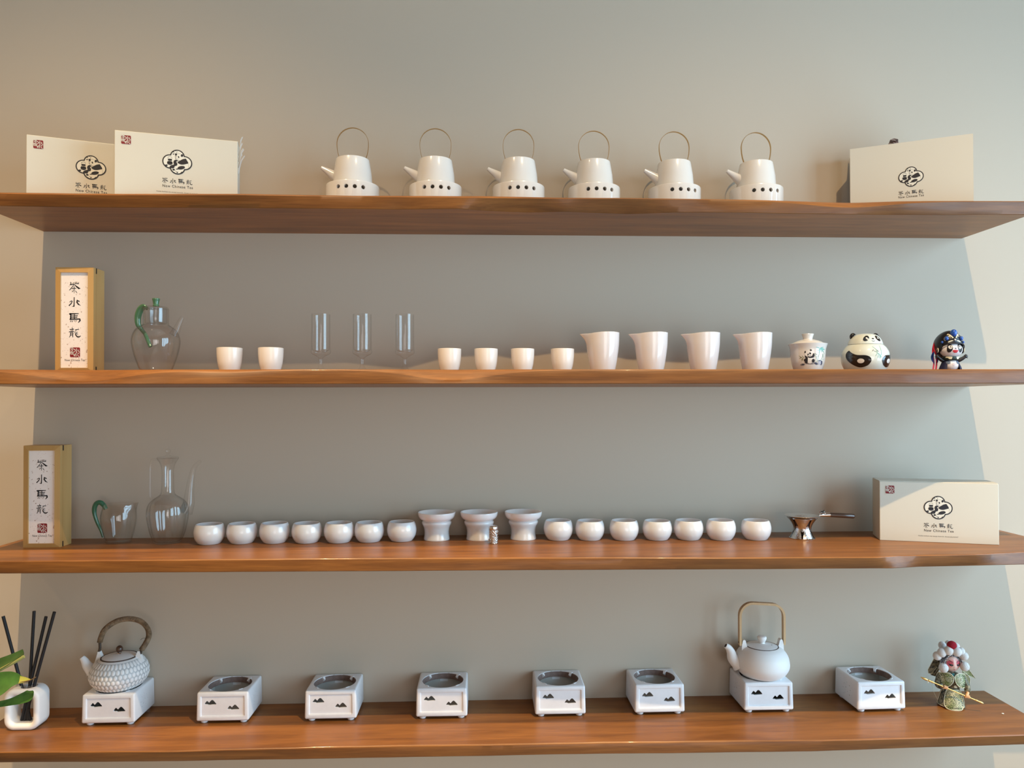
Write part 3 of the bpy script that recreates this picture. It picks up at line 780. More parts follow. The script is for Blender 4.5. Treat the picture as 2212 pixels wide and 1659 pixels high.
# plain cups
def plain_cup(r, h, label, pos, grp):
    o = smooth_prof([(r * 0.70, 0), (r * 0.76, h * 0.06), (r * 0.91, h * 0.36), (r * 0.985, h * 0.70), (r, h)], 5)
    return tag(mk('tea_cup', MB().lathe(shell(o, 0.0026, 0.005), 56), 'cup_white', None, 50, pos), label, 'cup', grp)
CL = ['left one of the two plain cream cups between glass teapot and stem glasses', 'right one of the two plain cream cups between glass teapot and stem glasses']
c0 = None
for i, px in enumerate((496, 585)):
    pos = (s2x(px), Y2, Z2)
    if c0 is None: c0 = plain_cup(0.0272, 0.0535, CL[0], pos, 'pair of plain cups on the second shelf')
    else:
        r = c0.copy(); COL.objects.link(r); r.location = pos; r['label'] = CL[i]
c0 = None
for i, px in enumerate((971, 1050, 1129, 1215)):
    pos = (s2x(px), Y2, Z2)
    lb = 'small plain cream cup, %s of four between the stem glasses and the jugs' % ['first', 'second', 'third', 'last'][i]
    if c0 is None: c0 = plain_cup(0.0263, 0.0520, lb, pos, 'small plain cups on the second shelf')
    else:
        r = c0.copy(); COL.objects.link(r); r.location = pos; r['label'] = lb
# stem glasses
g0 = None
for i, px in enumerate((693, 782.5, 874.5)):
    pos = (s2x(px), Y2, Z2 + 0.0003)
    lb = 'tall clear cylinder glass on short stem, %s of three on the second shelf' % ['left', 'middle', 'right'][i]
    if g0 is None:
        g0 = thing('stem_glass', lb, 'glass', pos, 0, 'stemmed cylinder glasses on the second shelf'); slim(g0, 0.97)
        o = [(0.004, 0.030)] + smooth_prof([(0.0055, 0.0325), (0.0120, 0.0365), (0.0198, 0.0405), (0.0222, 0.0450), (0.0214, 0.050), (0.0211, 0.058)], 4) + [(0.0210, 0.090), (0.0210, 0.1285)]
        inn = [(0.0196, 0.1285), (0.0196, 0.060), (0.0190, 0.050), (0.0120, 0.0455), (0, 0.0450)]
        mk('bowl', MB().lathe([(0, 0.030)] + o + inn, 56), 'glass', g0, 50)
        mk('stem', MB().lathe(smooth_prof([(0.0062, 0.0335), (0.0046, 0.0300), (0.0040, 0.0240), (0.0040, 0.0180), (0.0052, 0.0135)], 4), 24), 'glass', g0, 60)
        mk('foot', MB().lathe(smooth_prof([(0.0050, 0.0140), (0.0065, 0.0095), (0.0115, 0.0045), (0.0190, 0.0018)], 4) + [(0.0195, 0.0008), (0.0190, 0), (0, 0)], 48), 'glass', g0, 50)
    else: dup(g0, pos, 0, lb)
# jugs with a pouring lip
j0 = None
for i, px in enumerate((1302, 1406.5, 1519, 1631)):
    pos = (s2x(px), Y2, Z2)
    lb = 'pinkish white jug with pouring lip, %s of four on the second shelf' % ['first from left', 'second from left', 'third from left', 'rightmost'][i]
    if j0 is None:
        h = 0.0885
        o = smooth_prof([(0.0255, 0), (0.0275, 0.003), (0.0325, 0.030), (0.0362, 0.058), (0.0372, 0.078), (0.0375, h)], 6)
        def lip(a, z, r):
            d = abs(math.atan2(math.sin(a - PI), math.cos(a - PI)))
            k = max(0.0, (z - 0.060) / (h - 0.060)) ** 1.7
            g = math.exp(-(d / 0.30) ** 2)
            return (r + 0.0150 * g * k, z - 0.0035 * math.exp(-(d / 1.1) ** 2) * k)
        j0 = tag(mk('pouring_jug', MB().lathe(shell(o, 0.0028, 0.006), 96, rf=lip), 'jade_jug', None, 50, pos), lb, 'jug', 'pouring jugs on the second shelf')
        j0.rotation_euler = (0, 0, R_(4))
    else:
        r = j0.copy(); COL.objects.link(r); r.location = pos; r['label'] = lb
# glass teapot with green handle
tp = thing('glass_teapot', 'clear glass teapot with green handle and green knob on second shelf', 'teapot', (s2x(339), Y2 - 0.005, Z2 + 0.0003))
o = smooth_prof([(0.031, 0), (0.0370, 0.006), (0.0485, 0.035), (0.0550, 0.068), (0.0480, 0.090), (0.0345, 0.101), (0.0292, 0.1055), (0.0288, 0.120), (0.0290, 0.139)], 6)
mk('pot_body', MB().lathe([(0, 0)] + o + [(r - 0.0016, z) for r, z in reversed(o) if z > 0.004] + [(0.028, 0.0035), (0, 0.0035)], 64), 'glass', tp, 50)
mk('infuser', MB().lathe([(0, 0.107), (0.0240, 0.107), (0.0248, 0.109), (0.0248, 0.139)], 48), 'glass', tp, 50)
ld = mk('lid', MB().lathe([(0, 0.1395), (0.0275, 0.1395), (0.0280, 0.1405), (0.0262, 0.1425), (0.0150, 0.1445), (0, 0.145)], 48), 'glass', tp, 50)
mk('lid_knob', MB().lathe(smooth_prof([(0, 0.1445), (0.0072, 0.1445), (0.0066, 0.1490), (0.0078, 0.1560), (0.0090, 0.1605), (0.0075, 0.1620), (0, 0.1622)], 4), 28), 'green_light', ld, 50)
hp = spline([(-0.024, 0.010, 0.1410), (-0.031, 0.012, 0.1455), (-0.0400, 0.014, 0.1395), (-0.0462, 0.016, 0.1240), (-0.0465, 0.018, 0.1070), (-0.0410, 0.022, 0.0960), (-0.0375, 0.030, 0.0880)], 6)
mk('handle', MB().tube(hp, [0.0042 + 0.0030 * math.sin(PI * min(1, i / len(hp) * 1.1 + 0.1)) for i in range(len(hp))], 14, flat=0.6), 'green_light', tp, 60)
hp = spline([(-0.0375, 0.030, 0.0880), (-0.033, 0.030, 0.078), (-0.028, 0.029, 0.066), (-0.0240, 0.028, 0.058)], 5)
mk('handle_tail', MB().tube(hp, 0.0040, 12), 'green_light', tp, 60)
sp = spline([(0.038, 0, 0.081), (0.0440, 0, 0.0925), (0.0500, 0, 0.106), (0.0570, 0, 0.121)], 5)
mk('spout', MB().tube(sp, [0.0098 - 0.0055 * i / (len(sp) - 1) for i in range(len(sp))], 20), 'glass', tp, 60)

slim(tp, 0.90, ('pot_body', 'infuser', 'lid'))
# lidded bowl with painted panda
gw = thing('lidded_tea_bowl', 'white lidded tea bowl painted with a panda among bamboo', 'tea bowl', (s2x(1745), Y2, Z2))
o = smooth_prof([(0.0300, 0), (0.0335, 0.006), (0.0385, 0.022), (0.0405, 0.040), (0.0415, 0.052), (0.0455, 0.0640)], 6)
mk('bowl', MB().lathe(shell(o, 0.0022, 0.004), 64), 'porcelain', gw, 50)
ld = mk('lid', MB().lathe(smooth_prof([(0.0410, 0.0625), (0.0400, 0.0640), (0.0300, 0.0695), (0.0180, 0.0735), (0.0115, 0.0750)], 4) + [(0.0108, 0.0757)] + smooth_prof([(0.0108, 0.0757), (0.0118, 0.0800), (0.0142, 0.0865)], 3) + [(0.0138, 0.0873), (0.012, 0.0873), (0.010, 0.083), (0, 0.0825)], 56), 'porcelain', gw, 40)
kk = 0.0562e-3
gfn = surf_fn(o, 0.0003); AZ0 = -24
def gw_fn(off):
    f = surf_fn(o, off)
    return lambda px, py: f(AZ0 + math.degrees(math.asin(max(-0.98, min(0.98, (px - 1005) / 760.0)))), (1610 - py) * kk)
def decal(parent, name, m, shapes, strokes=(), off=0.0003, fnm=None, sub=2):
    mb = MB(); fn = fnm(off)
    for s in shapes: mb.flat(s, fn, sub)
    for s in strokes:
        mb.stroke(spline(s, 3) if len(s) > 2 else s, fn, caps=False)
    return mk(name, mb, m, parent, None)
E2 = lambda x, y, a, b_, r=0: ell(x, y, a, b_, 18, R_(r))
decal(gw, 'painted_rock', 'paint_grey', [E2(760, 1325, 110, 40, -5), E2(1100, 1290, 190, 30, 3)], [], 0.0003, gw_fn)
decal(gw, 'painted_rock', 'paint_slate', [[(1430, 1170), (1540, 1150), (1640, 1200), (1650, 1300), (1600, 1360), (1560, 1250), (1480, 1200)], E2(1370, 1290, 90, 40, 20), E2(780, 1320, 50, 30)], [], 0.0004, gw_fn)
decal(gw, 'painted_stone', 'paint_mist', [[(1440, 1210), (1560, 1190), (1590, 1300), (1520, 1340), (1460, 1280)]], [], 0.0005, gw_fn)
decal(gw, 'painted_bamboo', 'paint_green', [], [[(1500, 700, 22), (1480, 900, 18), (1400, 1250, 16)], [(1560, 1150, 12), (1650, 950, 10), (1700, 850, 8)], [(1340, 1230, 10), (1380, 1040, 10), (1420, 960, 6)],
      [(1400, 1090, 6), (1330, 1000, 14), (1300, 900, 4)], [(1600, 900, 6), (1640, 980, 16), (1660, 1060, 4)], [(1640, 1130, 20), (1720, 1090, 4)]], 0.0004, gw_fn)
decal(gw, 'painted_bamboo_leaf', 'paint_teal', [], [[(1330, 635, 8), (1430, 670, 24), (1500, 690, 6)], [(1500, 700, 30), (1560, 660, 40), (1640, 640, 10)], [(1540, 690, 40), (1640, 720, 50), (1710, 720, 6)],
      [(1540, 700, 30), (1500, 800, 26), (1450, 860, 6)], [(1570, 720, 30), (1640, 800, 26), (1670, 850, 5)], [(1520, 720, 20), (1430, 770, 18), (1390, 780, 5)], [(1570, 720, 24), (1580, 800, 20), (1560, 860, 5)]], 0.0005, gw_fn)
decal(gw, 'painted_bamboo_leaf', 'paint_olive', [], [[(620, 960, 4), (700, 1020, 24), (760, 1060, 8)], [(630, 1080, 4), (700, 1050, 20), (780, 1060, 8)], [(760, 960, 4), (800, 1020, 20), (850, 1050, 6)],
      [(800, 1060, 8), (760, 1110, 22), (690, 1140, 4)], [(800, 1070, 8), (780, 1140, 22), (720, 1190, 4)], [(820, 1060, 8), (850, 1080, 10)], [(1280, 880, 12), (1340, 920, 16), (1400, 940, 10)]], 0.0004, gw_fn)
decal(gw, 'painted_panda_white', 'white_glaze', [E2(1040, 880, 165, 130, -15), E2(1090, 1160, 130, 130)], [], 0.0005, gw_fn)
decal(gw, 'painted_panda_black', 'ink', [E2(895, 830, 30, 42, 10), E2(1128, 762, 42, 32, 20), E2(1100, 888, 44, 32, 25), E2(1012, 932, 28, 38, 20), E2(1100, 968, 18, 12),
      spline([(1005, 985), (1080, 1020), (1180, 985), (1225, 890), (1265, 900), (1285, 980), (1240, 1050), (1100, 1070), (1020, 1040), (1005, 985)], 3)[:-1],
      spline([(885, 960), (930, 1000), (985, 1030), (1000, 1100), (990, 1250), (950, 1285), (880, 1260), (870, 1200), (830, 1160), (850, 1110), (910, 1080), (880, 1010), (885, 960)], 3)[:-1],
      E2(1235, 1180, 65, 75, 0)], [], 0.0008, gw_fn)

slim(gw, 0.93)
# panda shaped jar
pj = thing('panda_tea_jar', 'round celadon tea jar shaped like a panda with black arms', 'jar', (s2x(1864), Y2 - 0.01, Z2))
kj = 0.0699e-3
body_o = smooth_prof([(0.044, 0), (0.0475, 0.004), (0.0545, 0.018), (0.0566, 0.031), (0.0545, 0.044), (0.0480, 0.055), (0.0415, 0.0612)], 6)
jb = mk('jar_body', MB().lathe([(0, 0)] + body_o + [(0.038, 0.0615), (0, 0.0612)], 72), 'celadon', pj, 60)
lid_o = smooth_prof([(0.0412, 0.0622), (0.0400, 0.0665), (0.0360, 0.0745), (0.0290, 0.0815), (0.0190, 0.0858), (0.0080, 0.0872)], 5)
jl = mk('jar_lid', MB().lathe([(0, 0.0621), (0.0412, 0.0619)] + lid_o + [(0, 0.0875)], 72), 'celadon', pj, 60)
for s in (-1, 1):
    mk('ear', MB().ball((s * 0.0290, 0.004, 0.0805), (0.0085, 0.0055, 0.0085), 18, 12), 'black_glaze', jl, 60)
def jar_fn(prof):
    def g(off):
        f = surf_fn(prof, off); return lambda az, z: f(az, z)
    return g
jz = lambda y: (1518 - y) * kj
LP = [(-70, 838), (-63, 900), (-56, 950), (-45, 998), (-27, 1012), (-17, 1070), (-13.5, 1170), (-17, 1270), (-23, 1340), (-37, 1392), (-50, 1362), (-65, 1250), (-76, 1100), (-79, 960), (-75, 868)]
for s in (-1, 1):
    pts = [(a * -s if s > 0 else a, jz(y)) for a, y in LP]
    pts = [(a if s < 0 else -abs(a) * -1, z) for a, z in pts]
    sp_ = spline(pts + [pts[0]], 4)[:-1]
    pp = decal(pj, 'black_arm', 'black_glaze', [sp_], [], 0.0004, jar_fn(body_o), 3)
    decal(pp, 'white_paw', 'white_glaze', [[(s * 38 + 8.3 * math.cos(t), jz(1190) + 0.0052 * math.sin(t)) for t in [2 * PI * i / 20 for i in range(20)]]], [], 0.0009, jar_fn(body_o), 2)
    decal(jl, 'eye_patch', 'black_glaze', [[(s * (24 + 10.5 * math.cos(t) * 1.0 + 3.0 * math.sin(t) * -1), jz(458) + 0.0065 * math.sin(t)) for t in [2 * PI * i / 24 for i in range(24)]]], [], 0.0005, jar_fn(lid_o), 3)
    decal(jl, 'eye', 'white_glaze', [[(s * 22.5 + 3.2 * math.cos(t), jz(450) + 0.0019 * math.sin(t)) for t in [2 * PI * i / 16 for i in range(16)]]], [], 0.0010, jar_fn(lid_o), 1)
decal(jl, 'nose', 'black_glaze', [[(4.2 * math.cos(t), jz(470) + 0.0014 * math.sin(t)) for t in [2 * PI * i / 16 for i in range(16)]]], [], 0.0006, jar_fn(lid_o), 1)
mb = MB(); f = surf_fn(lid_o, 0.0006)
for k in range(8):
    a0, a1 = -5.5 + 11 * k / 8, -5.5 + 11 * (k + 1) / 8; q = lambda a: jz(562) + 0.0016 * (a / 5.5) ** 2
    mb.add([f(a0, q(a0)), f(a1, q(a1)), f(a1, q(a1) + 0.0007), f(a0, q(a0) + 0.0007)], [(0, 1, 2, 3)])
mk('mouth', mb, 'black_glaze', jl, None)
def azs(lst): return [(a, jz(y)) for a, y in lst]
decal(pj, 'painted_bamboo', 'paint_green', [azs(q) for q in ([(-9, 735), (-8, 728), (5, 890), (4, 900)], [(-4, 890), (-3, 882), (9, 1000), (12, 1080), (10, 1085), (6, 1005)], [(0, 950), (1, 960), (-3, 1040), (-4, 1030)],
      [(3, 960), (4, 960), (3, 1100), (1, 1100)], [(6, 1000), (8, 1000), (9, 1120), (7, 1120)], [(14, 700), (15, 705), (12, 1020), (10, 1020)])], [], 0.0004, jar_fn(body_o), 2)
decal(pj, 'painted_bamboo_leaf', 'ink_grey', [azs(q) for q in ([(-12, 905), (-9, 838), (-7, 835), (-9, 870)], [(-9, 835), (-6, 880), (-3, 910), (-6, 895)], [(-3, 862), (3, 885), (5, 905), (1, 890)])], [], 0.0005, jar_fn(body_o), 2)

slim(pj, 0.905)
# panda figurine in an opera hat
pf = thing('panda_figurine', 'small panda figurine in black opera hat with blue balls and red ribbons', 'figurine', (at(2050, 760, -0.14).x, -0.145, Z2), R_(-6))
s_ = 0.0745e-3
FZ = lambda y: (1560 - y) * s_
mk('body', MB().ball((0, 0, FZ(1345)), (0.0200, 0.0170, 0.0150), 28, 16), 'fig_white', pf, 60)
cl = MB(); n = 28; vs = []; fs = []
for j, (z, r) in enumerate([(FZ(1120), 0.0135), (FZ(1250), 0.0190), (FZ(1400), 0.0240), (0.0, 0.0275)]):
    for i in range(n + 1):
        a = R_(-62) + R_(304) * i / n - 0.0
        a = R_(90) + R_(-140 + 280 * i / n)
        rr = r * (1 + 0.05 * math.sin(9 * a) * j / 3)
        vs.append((rr * math.cos(a), rr * math.sin(a) * 0.9 + 0.002, z))
for j in range(3):
    for i in range(n):
        q = j * (n + 1) + i; fs.append((q, q + 1, q + n + 2, q + n + 1))
mk('cloak', cl.add(vs, fs), 'navy', pf, 60)
hz = FZ(880)
hd = mk('head', MB().ball((0, -0.001, hz), (0.0270, 0.0245, 0.0188), 36, 24), 'fig_white', pf, 60)
def face(x, z, off=0.0004):
    x = max(-0.0265, min(0.0265, x)); zz = z - hz
    q = 1 - (x / 0.0270) ** 2 - (zz / 0.0188) ** 2
    return (x * 1.01, -0.001 - 0.0245 * math.sqrt(max(q, 0.0)) - off, z)
def fdecal(name, m, shapes, off, sub=2, par=None):
    mb = MB()
    for q in shapes: mb.flat(q, lambda x, z: face(x, z, off), sub)
    return mk(name, mb, m, par or hd, None)
for s in (-1, 1):
    e = fdecal('eye_patch', 'felt_black', [ell(s * 0.0122, FZ(845), 0.0058, 0.0098, 22, s * 0.25)], 0.0004, 3)
for s in (-1, 1):
    fdecal('eye', 'white_glaze', [ell(s * 0.0115, FZ(812), 0.0040, 0.0044, 18)], 0.0009)
    fdecal('pupil', 'ink_grey', [ell(s * 0.0105, FZ(800), 0.0018, 0.0020, 12)], 0.0013, 1)
fdecal('nose', 'felt_black', [[(-0.0020, FZ(838)), (0.0020, FZ(838)), (0.0006, FZ(872)), (-0.0006, FZ(872))]], 0.0007, 1)
fdecal('mouth', 'red_mouth', [[(-0.0068, FZ(905)), (-0.002, FZ(895)), (0.002, FZ(895)), (0.0068, FZ(905)), (0.0060, FZ(945)), (0.0030, FZ(985)), (-0.0030, FZ(985)), (-0.0060, FZ(945))]], 0.0006)
# hat: deep hood leaning back, open at the face
hat = MB(); vs = []; fs = []; NA, NZ = 40, 20
def hatp(u, v, k=1.0):
    a = 2 * PI * u; p = -0.92 + (PI / 2 + 0.92) * v
    x = 0.0318 * math.cos(p) * math.cos(a); y = 0.0290 * math.cos(p) * math.sin(a); z = 0.0345 * math.sin(p)
    return Vector((x * k, y * k + 0.0065 + (0.022 if y > 0 else 0) * math.cos(p) * math.sin(a) - 0.0028 * (z / 0.0345), FZ(740) + z * k))
for j in range(NZ + 1):
    for i in range(NA): vs.append(tuple(hatp(i / NA, j / NZ)))
for j in range(NZ):
    for i in range(NA):
        q = [j * NA + i, j * NA + (i + 1) % NA, (j + 1) * NA + (i + 1) % NA, (j + 1) * NA + i]
        c = sum((Vector(vs[k]) for k in q), Vector()) / 4
        if c.y < 0.0 and c.z < FZ(690) and abs(c.x) < 0.0262: continue
        fs.append(tuple(q))
ht = mk('hat', hat.add(vs, fs), 'felt_black', pf, 60)
# brow edge of the hat
mk('hat_brim', MB().tube(spline([(-0.0275, -0.006, FZ(920)), (-0.0262, -0.0140, FZ(770)), (-0.0165, -0.0215, FZ(700)), (0, -0.0248, FZ(684)), (0.0165, -0.0215, FZ(700)), (0.0262, -0.0140, FZ(770)), (0.0275, -0.006, FZ(920))], 6), 0.0016, 8), 'felt_black', ht, 60)
def on_hat(x, z):          # front of the hat
    zz = (z - FZ(740)) / 0.0345
    q = 1 - (x / 0.0318) ** 2 - zz ** 2
    return -0.0290 * math.sqrt(max(q, 0.02)) + 0.0065 - 0.0028 * zz
for x, y, r in ((0, 372, 0.0082), (-0.0178, 540, 0.0050), (0.0178, 540, 0.0050), (-0.0258, 650, 0.0030), (0.0258, 650, 0.0030)):
    z = FZ(y); mk('blue_ball', MB().ball((x, on_hat(x, z) - r * 0.35, z), r, 20, 12), 'blue', ht, 60)
mk('pearl', MB().ball((0, on_hat(0, FZ(588)) - 0.001, FZ(588)), 0.0024, 14, 10), 'pompom', ht, 60)
for s in (-1, 1):
    def hf(x, z): return (s * x, on_hat(x, z) - 0.0007, z)
    orn = MB()
    for st in ([(0.004, FZ(515), 0.0022), (0.0065, FZ(475), 0.0024), (0.009, FZ(430), 0.0022), (0.012, FZ(405), 0.0020), (0.0145, FZ(430), 0.0008)],
               [(0.0075, FZ(455), 0.0018), (0.011, FZ(465), 0.0022), (0.0135, FZ(480), 0.0008)], [(0.004, FZ(515), 0.0028), (0.0055, FZ(525), 0.0012)]):
        orn.stroke(st, hf)
    mk('white_ornament', orn, 'trim', ht, None)
    bw_ = MB(); bw_.stroke([(0.0045, FZ(610), 0.0012), (0.009, FZ(622), 0.0026), (0.0145, FZ(650), 0.0022)], hf); mk('brow_strip', bw_, 'trim', ht, None)
    lf = MB()
    lf.stroke([(0.0205, FZ(510), 0.0006), (0.0212, FZ(560), 0.0022), (0.0205, FZ(605), 0.0018)], hf); mk('leaf_ornament', lf, 'trim', ht, None)
    er = mk('ear_disc', MB().ball((s * 0.0302, 0.002, FZ(885)), (0.0026, 0.0065, 0.0078), 18, 12), 'felt_black', ht, 60)
    mk('ear_scroll', MB().tube([(s * 0.0322, -0.002 + 0.003 * math.cos(t), FZ(890) + 0.0045 * math.sin(t)) for t in [2 * PI * i / 14 for i in range(12)]], 0.0010, 6), 'trim', ht, 60)
mk('collar', MB().lathe([(0.0120, FZ(1210)), (0.0175, FZ(1200)), (0.0195, FZ(1150)), (0.0185, FZ(1095)), (0.0130, FZ(1080))], 36), 'fig_green', pf, 60)
for s in (-1, 1):
    def cf(x, z):
        r = 0.0199; x = max(-r * .98, min(r * .98, x)); return (s * x, -math.sqrt(r * r - x * x), z)
    lc = MB(); lc.flat([(0.0048, FZ(1100)), (0.0165, FZ(1085)), (0.0175, FZ(1125)), (0.0135, FZ(1135)), (0.0115, FZ(1168)), (0.0070, FZ(1180)), (0.0055, FZ(1140))], cf, 2)
    mk('lace_collar', lc, 'trim', pf, None)
    def bf(x, z):
        q = 1 - (x / 0.0200) ** 2 - ((z - FZ(1345)) / 0.0150) ** 2; return (s * x, -0.0170 * math.sqrt(max(q, 0.03)) - 0.0008, z)
    tl = MB(); tl.flat([(0.0095, FZ(1205)), (0.0150, FZ(1200)), (0.0160, FZ(1290)), (0.0120, FZ(1320)), (0.0080, FZ(1300)), (0.0075, FZ(1260))], bf, 2)
    mk('tie_leaf', tl, 'fig_grey', pf, None)
    arm = spline([(s * 0.0150, 0.001, FZ(1190)), (s * 0.0215, -0.001, FZ(1190)), (s * 0.0285, -0.003, FZ(1140)), (s * 0.0325, -0.004, FZ(1100))], 4)
    am = mk('arm', MB().tube(arm, [0.0052 - 0.0016 * i / (len(arm) - 1) for i in range(len(arm))], 12), 'felt_black', pf, 60)
    hm = MB().ball((s * 0.0345, -0.0045, FZ(1082)), (0.0042, 0.003, 0.0042), 14, 10)
    for k, a in enumerate((-35, 5, 45, 85)):
        d = Vector((s * math.cos(R_(a)), 0, math.sin(R_(a))))
        hm.tube([Vector((s * 0.0345, -0.0045, FZ(1082))) + d * 0.002, Vector((s * 0.0345, -0.0045, FZ(1082))) + d * (0.0062 - 0.0004 * k)], [0.0016, 0.0011], 8)
    mk('paw', hm, 'felt_black', am, 60)
mk('belly_button', MB().flat(ell(0, FZ(1335), 0.0030, 0.0030, 16), lambda x, z: (x, -0.0170 * math.sqrt(max(0.02, 1 - (x / 0.02) ** 2 - ((z - FZ(1345)) / 0.015) ** 2)) - 0.0005, z)), 'belly_pink', pf, None)
# ribbons and fan hang at the hat's far side (viewer's left)
for dx, yy in ((0.0, 0.006), (0.0068, 0.000)):
    rp = spline([(-0.0190, 0.026, FZ(470)), (-0.0275, 0.022, FZ(640)), (-0.0340, 0.016 + yy * .3, FZ(800)), (-0.0375 + dx, 0.010 + yy * .3, FZ(1000)), (-0.0370 + dx, 0.008, FZ(1250)), (-0.0400 + dx, 0.004, FZ(1400)), (-0.0435 + dx, 0.000, 0.0012)], 5)
    mk('red_ribbon', MB().band(rp, 0.0042, 0.0008, (1, 0.3, 0)), 'red', pf, 60)
for s, cx_ in ((1, -0.0372), (-1, -0.0300)):
    fan = MB(); vs = []; fs = []; n = 18
    for i in range(n + 1):
        t = i / n; a = PI * t
        z = FZ(1290) + (FZ(915) - FZ(1290)) * t; w = (0.0082 if s > 0 else 0.004) * math.sin(a) ** 0.7
        vs += [(cx_, 0.008 + (0.001 if i % 2 else -0.001), z * 0.4 + FZ(1100) * 0.6), (cx_ - s * w, 0.006 + (0.0014 if i % 2 else -0.0014), z)]
    fs = [(2 * i, 2 * i + 1, 2 * i + 3, 2 * i + 2) for i in range(n)]
    mk('pleated_fan', fan.add(vs, fs), 'blue_fan', pf, None)

slim(pf, 0.90)
# ------------------------------------------------------------------ third shelf
def stand_on(px, py, z, rb):
    """centre of a round base of radius rb whose nearest edge is seen at px, py"""
    f = on(px, py, z); y = f.y + rb; return Vector((at(px, py, y).x, y, z))
# glass pitcher
P0 = stand_on(256, 1177, Z3, 0.030); P0.z += 0.0003
gp = thing('glass_pitcher', 'low clear glass pitcher with dark green handle on third shelf', 'pitcher', P0)
h = 0.0895
o = smooth_prof([(0.0285, 0), (0.0310, 0.004), (0.0350, 0.016), (0.0415, 0.043), (0.0425, 0.062), (0.0380, 0.080), (0.0350, h)], 6)
def plip(a, z, r):
    d = abs(math.atan2(math.sin(a), math.cos(a))); k = max(0.0, (z - 0.060) / (h - 0.060)) ** 1.6
    g = math.exp(-(d / 0.42) ** 2); return (r + 0.0150 * g * k, z + 0.0015 * g * k)
mk('pitcher_body', MB().lathe([(0, 0)] + o + [(r - 0.0017, z) for r, z in reversed(o) if z > 0.005] + [(0.028, 0.004), (0, 0.004)], 72, rf=plip), 'glass', gp, 50)
hp = spline([(-0.0285, 0, 0.0765), (-0.0335, 0, 0.0855), (-0.0415, 0, 0.0920), (-0.0500, 0, 0.0895), (-0.0545, 0, 0.0790), (-0.0540, 0, 0.0650), (-0.0480, 0, 0.0460), (-0.0400, 0, 0.0285), (-0.0345, 0, 0.0120)], 6)
mk('handle', MB().tube(hp, [0.0046 + (0.0010 * math.sin(PI * i / len(hp) * 1.6) if i < len(hp) * .6 else 0) - 0.0020 * max(0, i / len(hp) - 0.55) / 0.45 for i in range(len(hp))], 14), 'green', gp, 60)
slim(gp, 0.885, ('pitcher_body',))
# glass ewer
E0 = stand_on(362, 1178, Z3, 0.031); E0.z += 0.0003
ew = thing('glass_ewer', 'tall clear glass ewer with long curved spout and ball stopper', 'ewer', E0)
o = smooth_prof([(0.0300, 0), (0.0330, 0.004), (0.0430, 0.028), (0.0495, 0.064), (0.0465, 0.086), (0.0375, 0.0975), (0.0255, 0.1055), (0.0178, 0.1115), (0.0152, 0.124), (0.0145, 0.160), (0.0160, 0.175), (0.0200, 0.1845), (0.0260, 0.193)], 6)
def lobes(a, z, r):
    k = max(0, min(1, (0.112 - z) / 0.03)) * min(1, z / 0.01)
    return r * (1 - 0.065 * k * (1 - abs(math.sin(4 * a)) ** 0.7))
mk('ewer_body', MB().lathe([(0, 0)] + o + [(r - 0.0015, z) for r, z in reversed(o) if z > 0.005] + [(0.029, 0.004), (0, 0.004)], 96, rf=lobes), 'glass', ew, 50)
ld = mk('stopper', MB().lathe([(0, 0.1935), (0.0250, 0.1935), (0.0258, 0.1950), (0.0240, 0.1965), (0.0080, 0.1985), (0.0042, 0.2010), (0.0036, 0.2040)], 40), 'glass', ew, 50)
mk('stopper_ball', MB().ball((0, 0, 0.2100), 0.0064, 20, 14).ball((0, 0, 0.2178), 0.0020, 12, 8), 'glass', ld, 60)
sp = spline([(0.0400, 0, 0.070), (0.0470, 0, 0.088), (0.0490, 0, 0.112), (0.0530, 0, 0.145), (0.0600, 0, 0.172), (0.0745, 0, 0.187)], 6)
mk('spout', MB().tube(sp, [0.0125 * (1 - i / (len(sp) - 1)) ** 1.3 + 0.0034 for i in range(len(sp))], 20), 'glass', ew, 60)
hp = spline([(-0.030, 0, 0.101), (-0.0385, 0, 0.104), (-0.0395, 0, 0.120), (-0.0395, 0, 0.150), (-0.0390, 0, 0.178), (-0.0345, 0, 0.190), (-0.0235, 0, 0.191)], 6)
mk('handle', MB().tube(hp, 0.0030, 12, flat=0.7), 'glass', ew, 60)
slim(ew, 0.91, ('ewer_body', 'stopper'))
# round jade glass cups
JX = [(452.5, 1178), (523, 1176.3), (593.5, 1175.5), (663, 1175.2), (732.5, 1174.6), (797.8, 1173), (868, 1171.5),
      (1206, 1169), (1274, 1169), (1348, 1169), (1419.5, 1168.8), (1487, 1168.4), (1557, 1168.6), (1633, 1168.4)]
j0 = None
prv = None
for i, (px, py) in enumerate(JX):
    if i < 7: lb = 'pinkish white round cup, %s in the row of seven right of the glass ewer' % (ORD[i] if i < 6 else 'last')
    else: lb = 'pinkish white round cup, %s in the row of seven left of the silver strainer' % (ORD[i - 7] if i < 13 else 'last')
    pos = stand_on(px, py, Z3, 0.0245); pos.y -= 0.001
    if j0 is None:
        o = smooth_prof([(0.0235, 0), (0.0262, 0.002), (0.0325, 0.012), (0.0352, 0.0245), (0.0335, 0.0365), (0.0305, 0.0440)], 5)
        j0 = tag(mk('round_tea_cup', MB().lathe(shell(o, 0.0030, 0.006), 60), 'jade', None, 50, pos), lb, 'cup', 'round tea cups on the third shelf')
        j0.rotation_euler = (0, 0, 0.3); j0.scale = (0.97, 0.97, 1)
    else:
        r = j0.copy(); COL.objects.link(r); r.location = pos; r['label'] = lb; r.rotation_euler = (0, 0, 0.3 + i * 1.1)
        r.scale = [0.97, 0.97, 0.985 + 0.03 * ((i * 7) % 5) / 5]
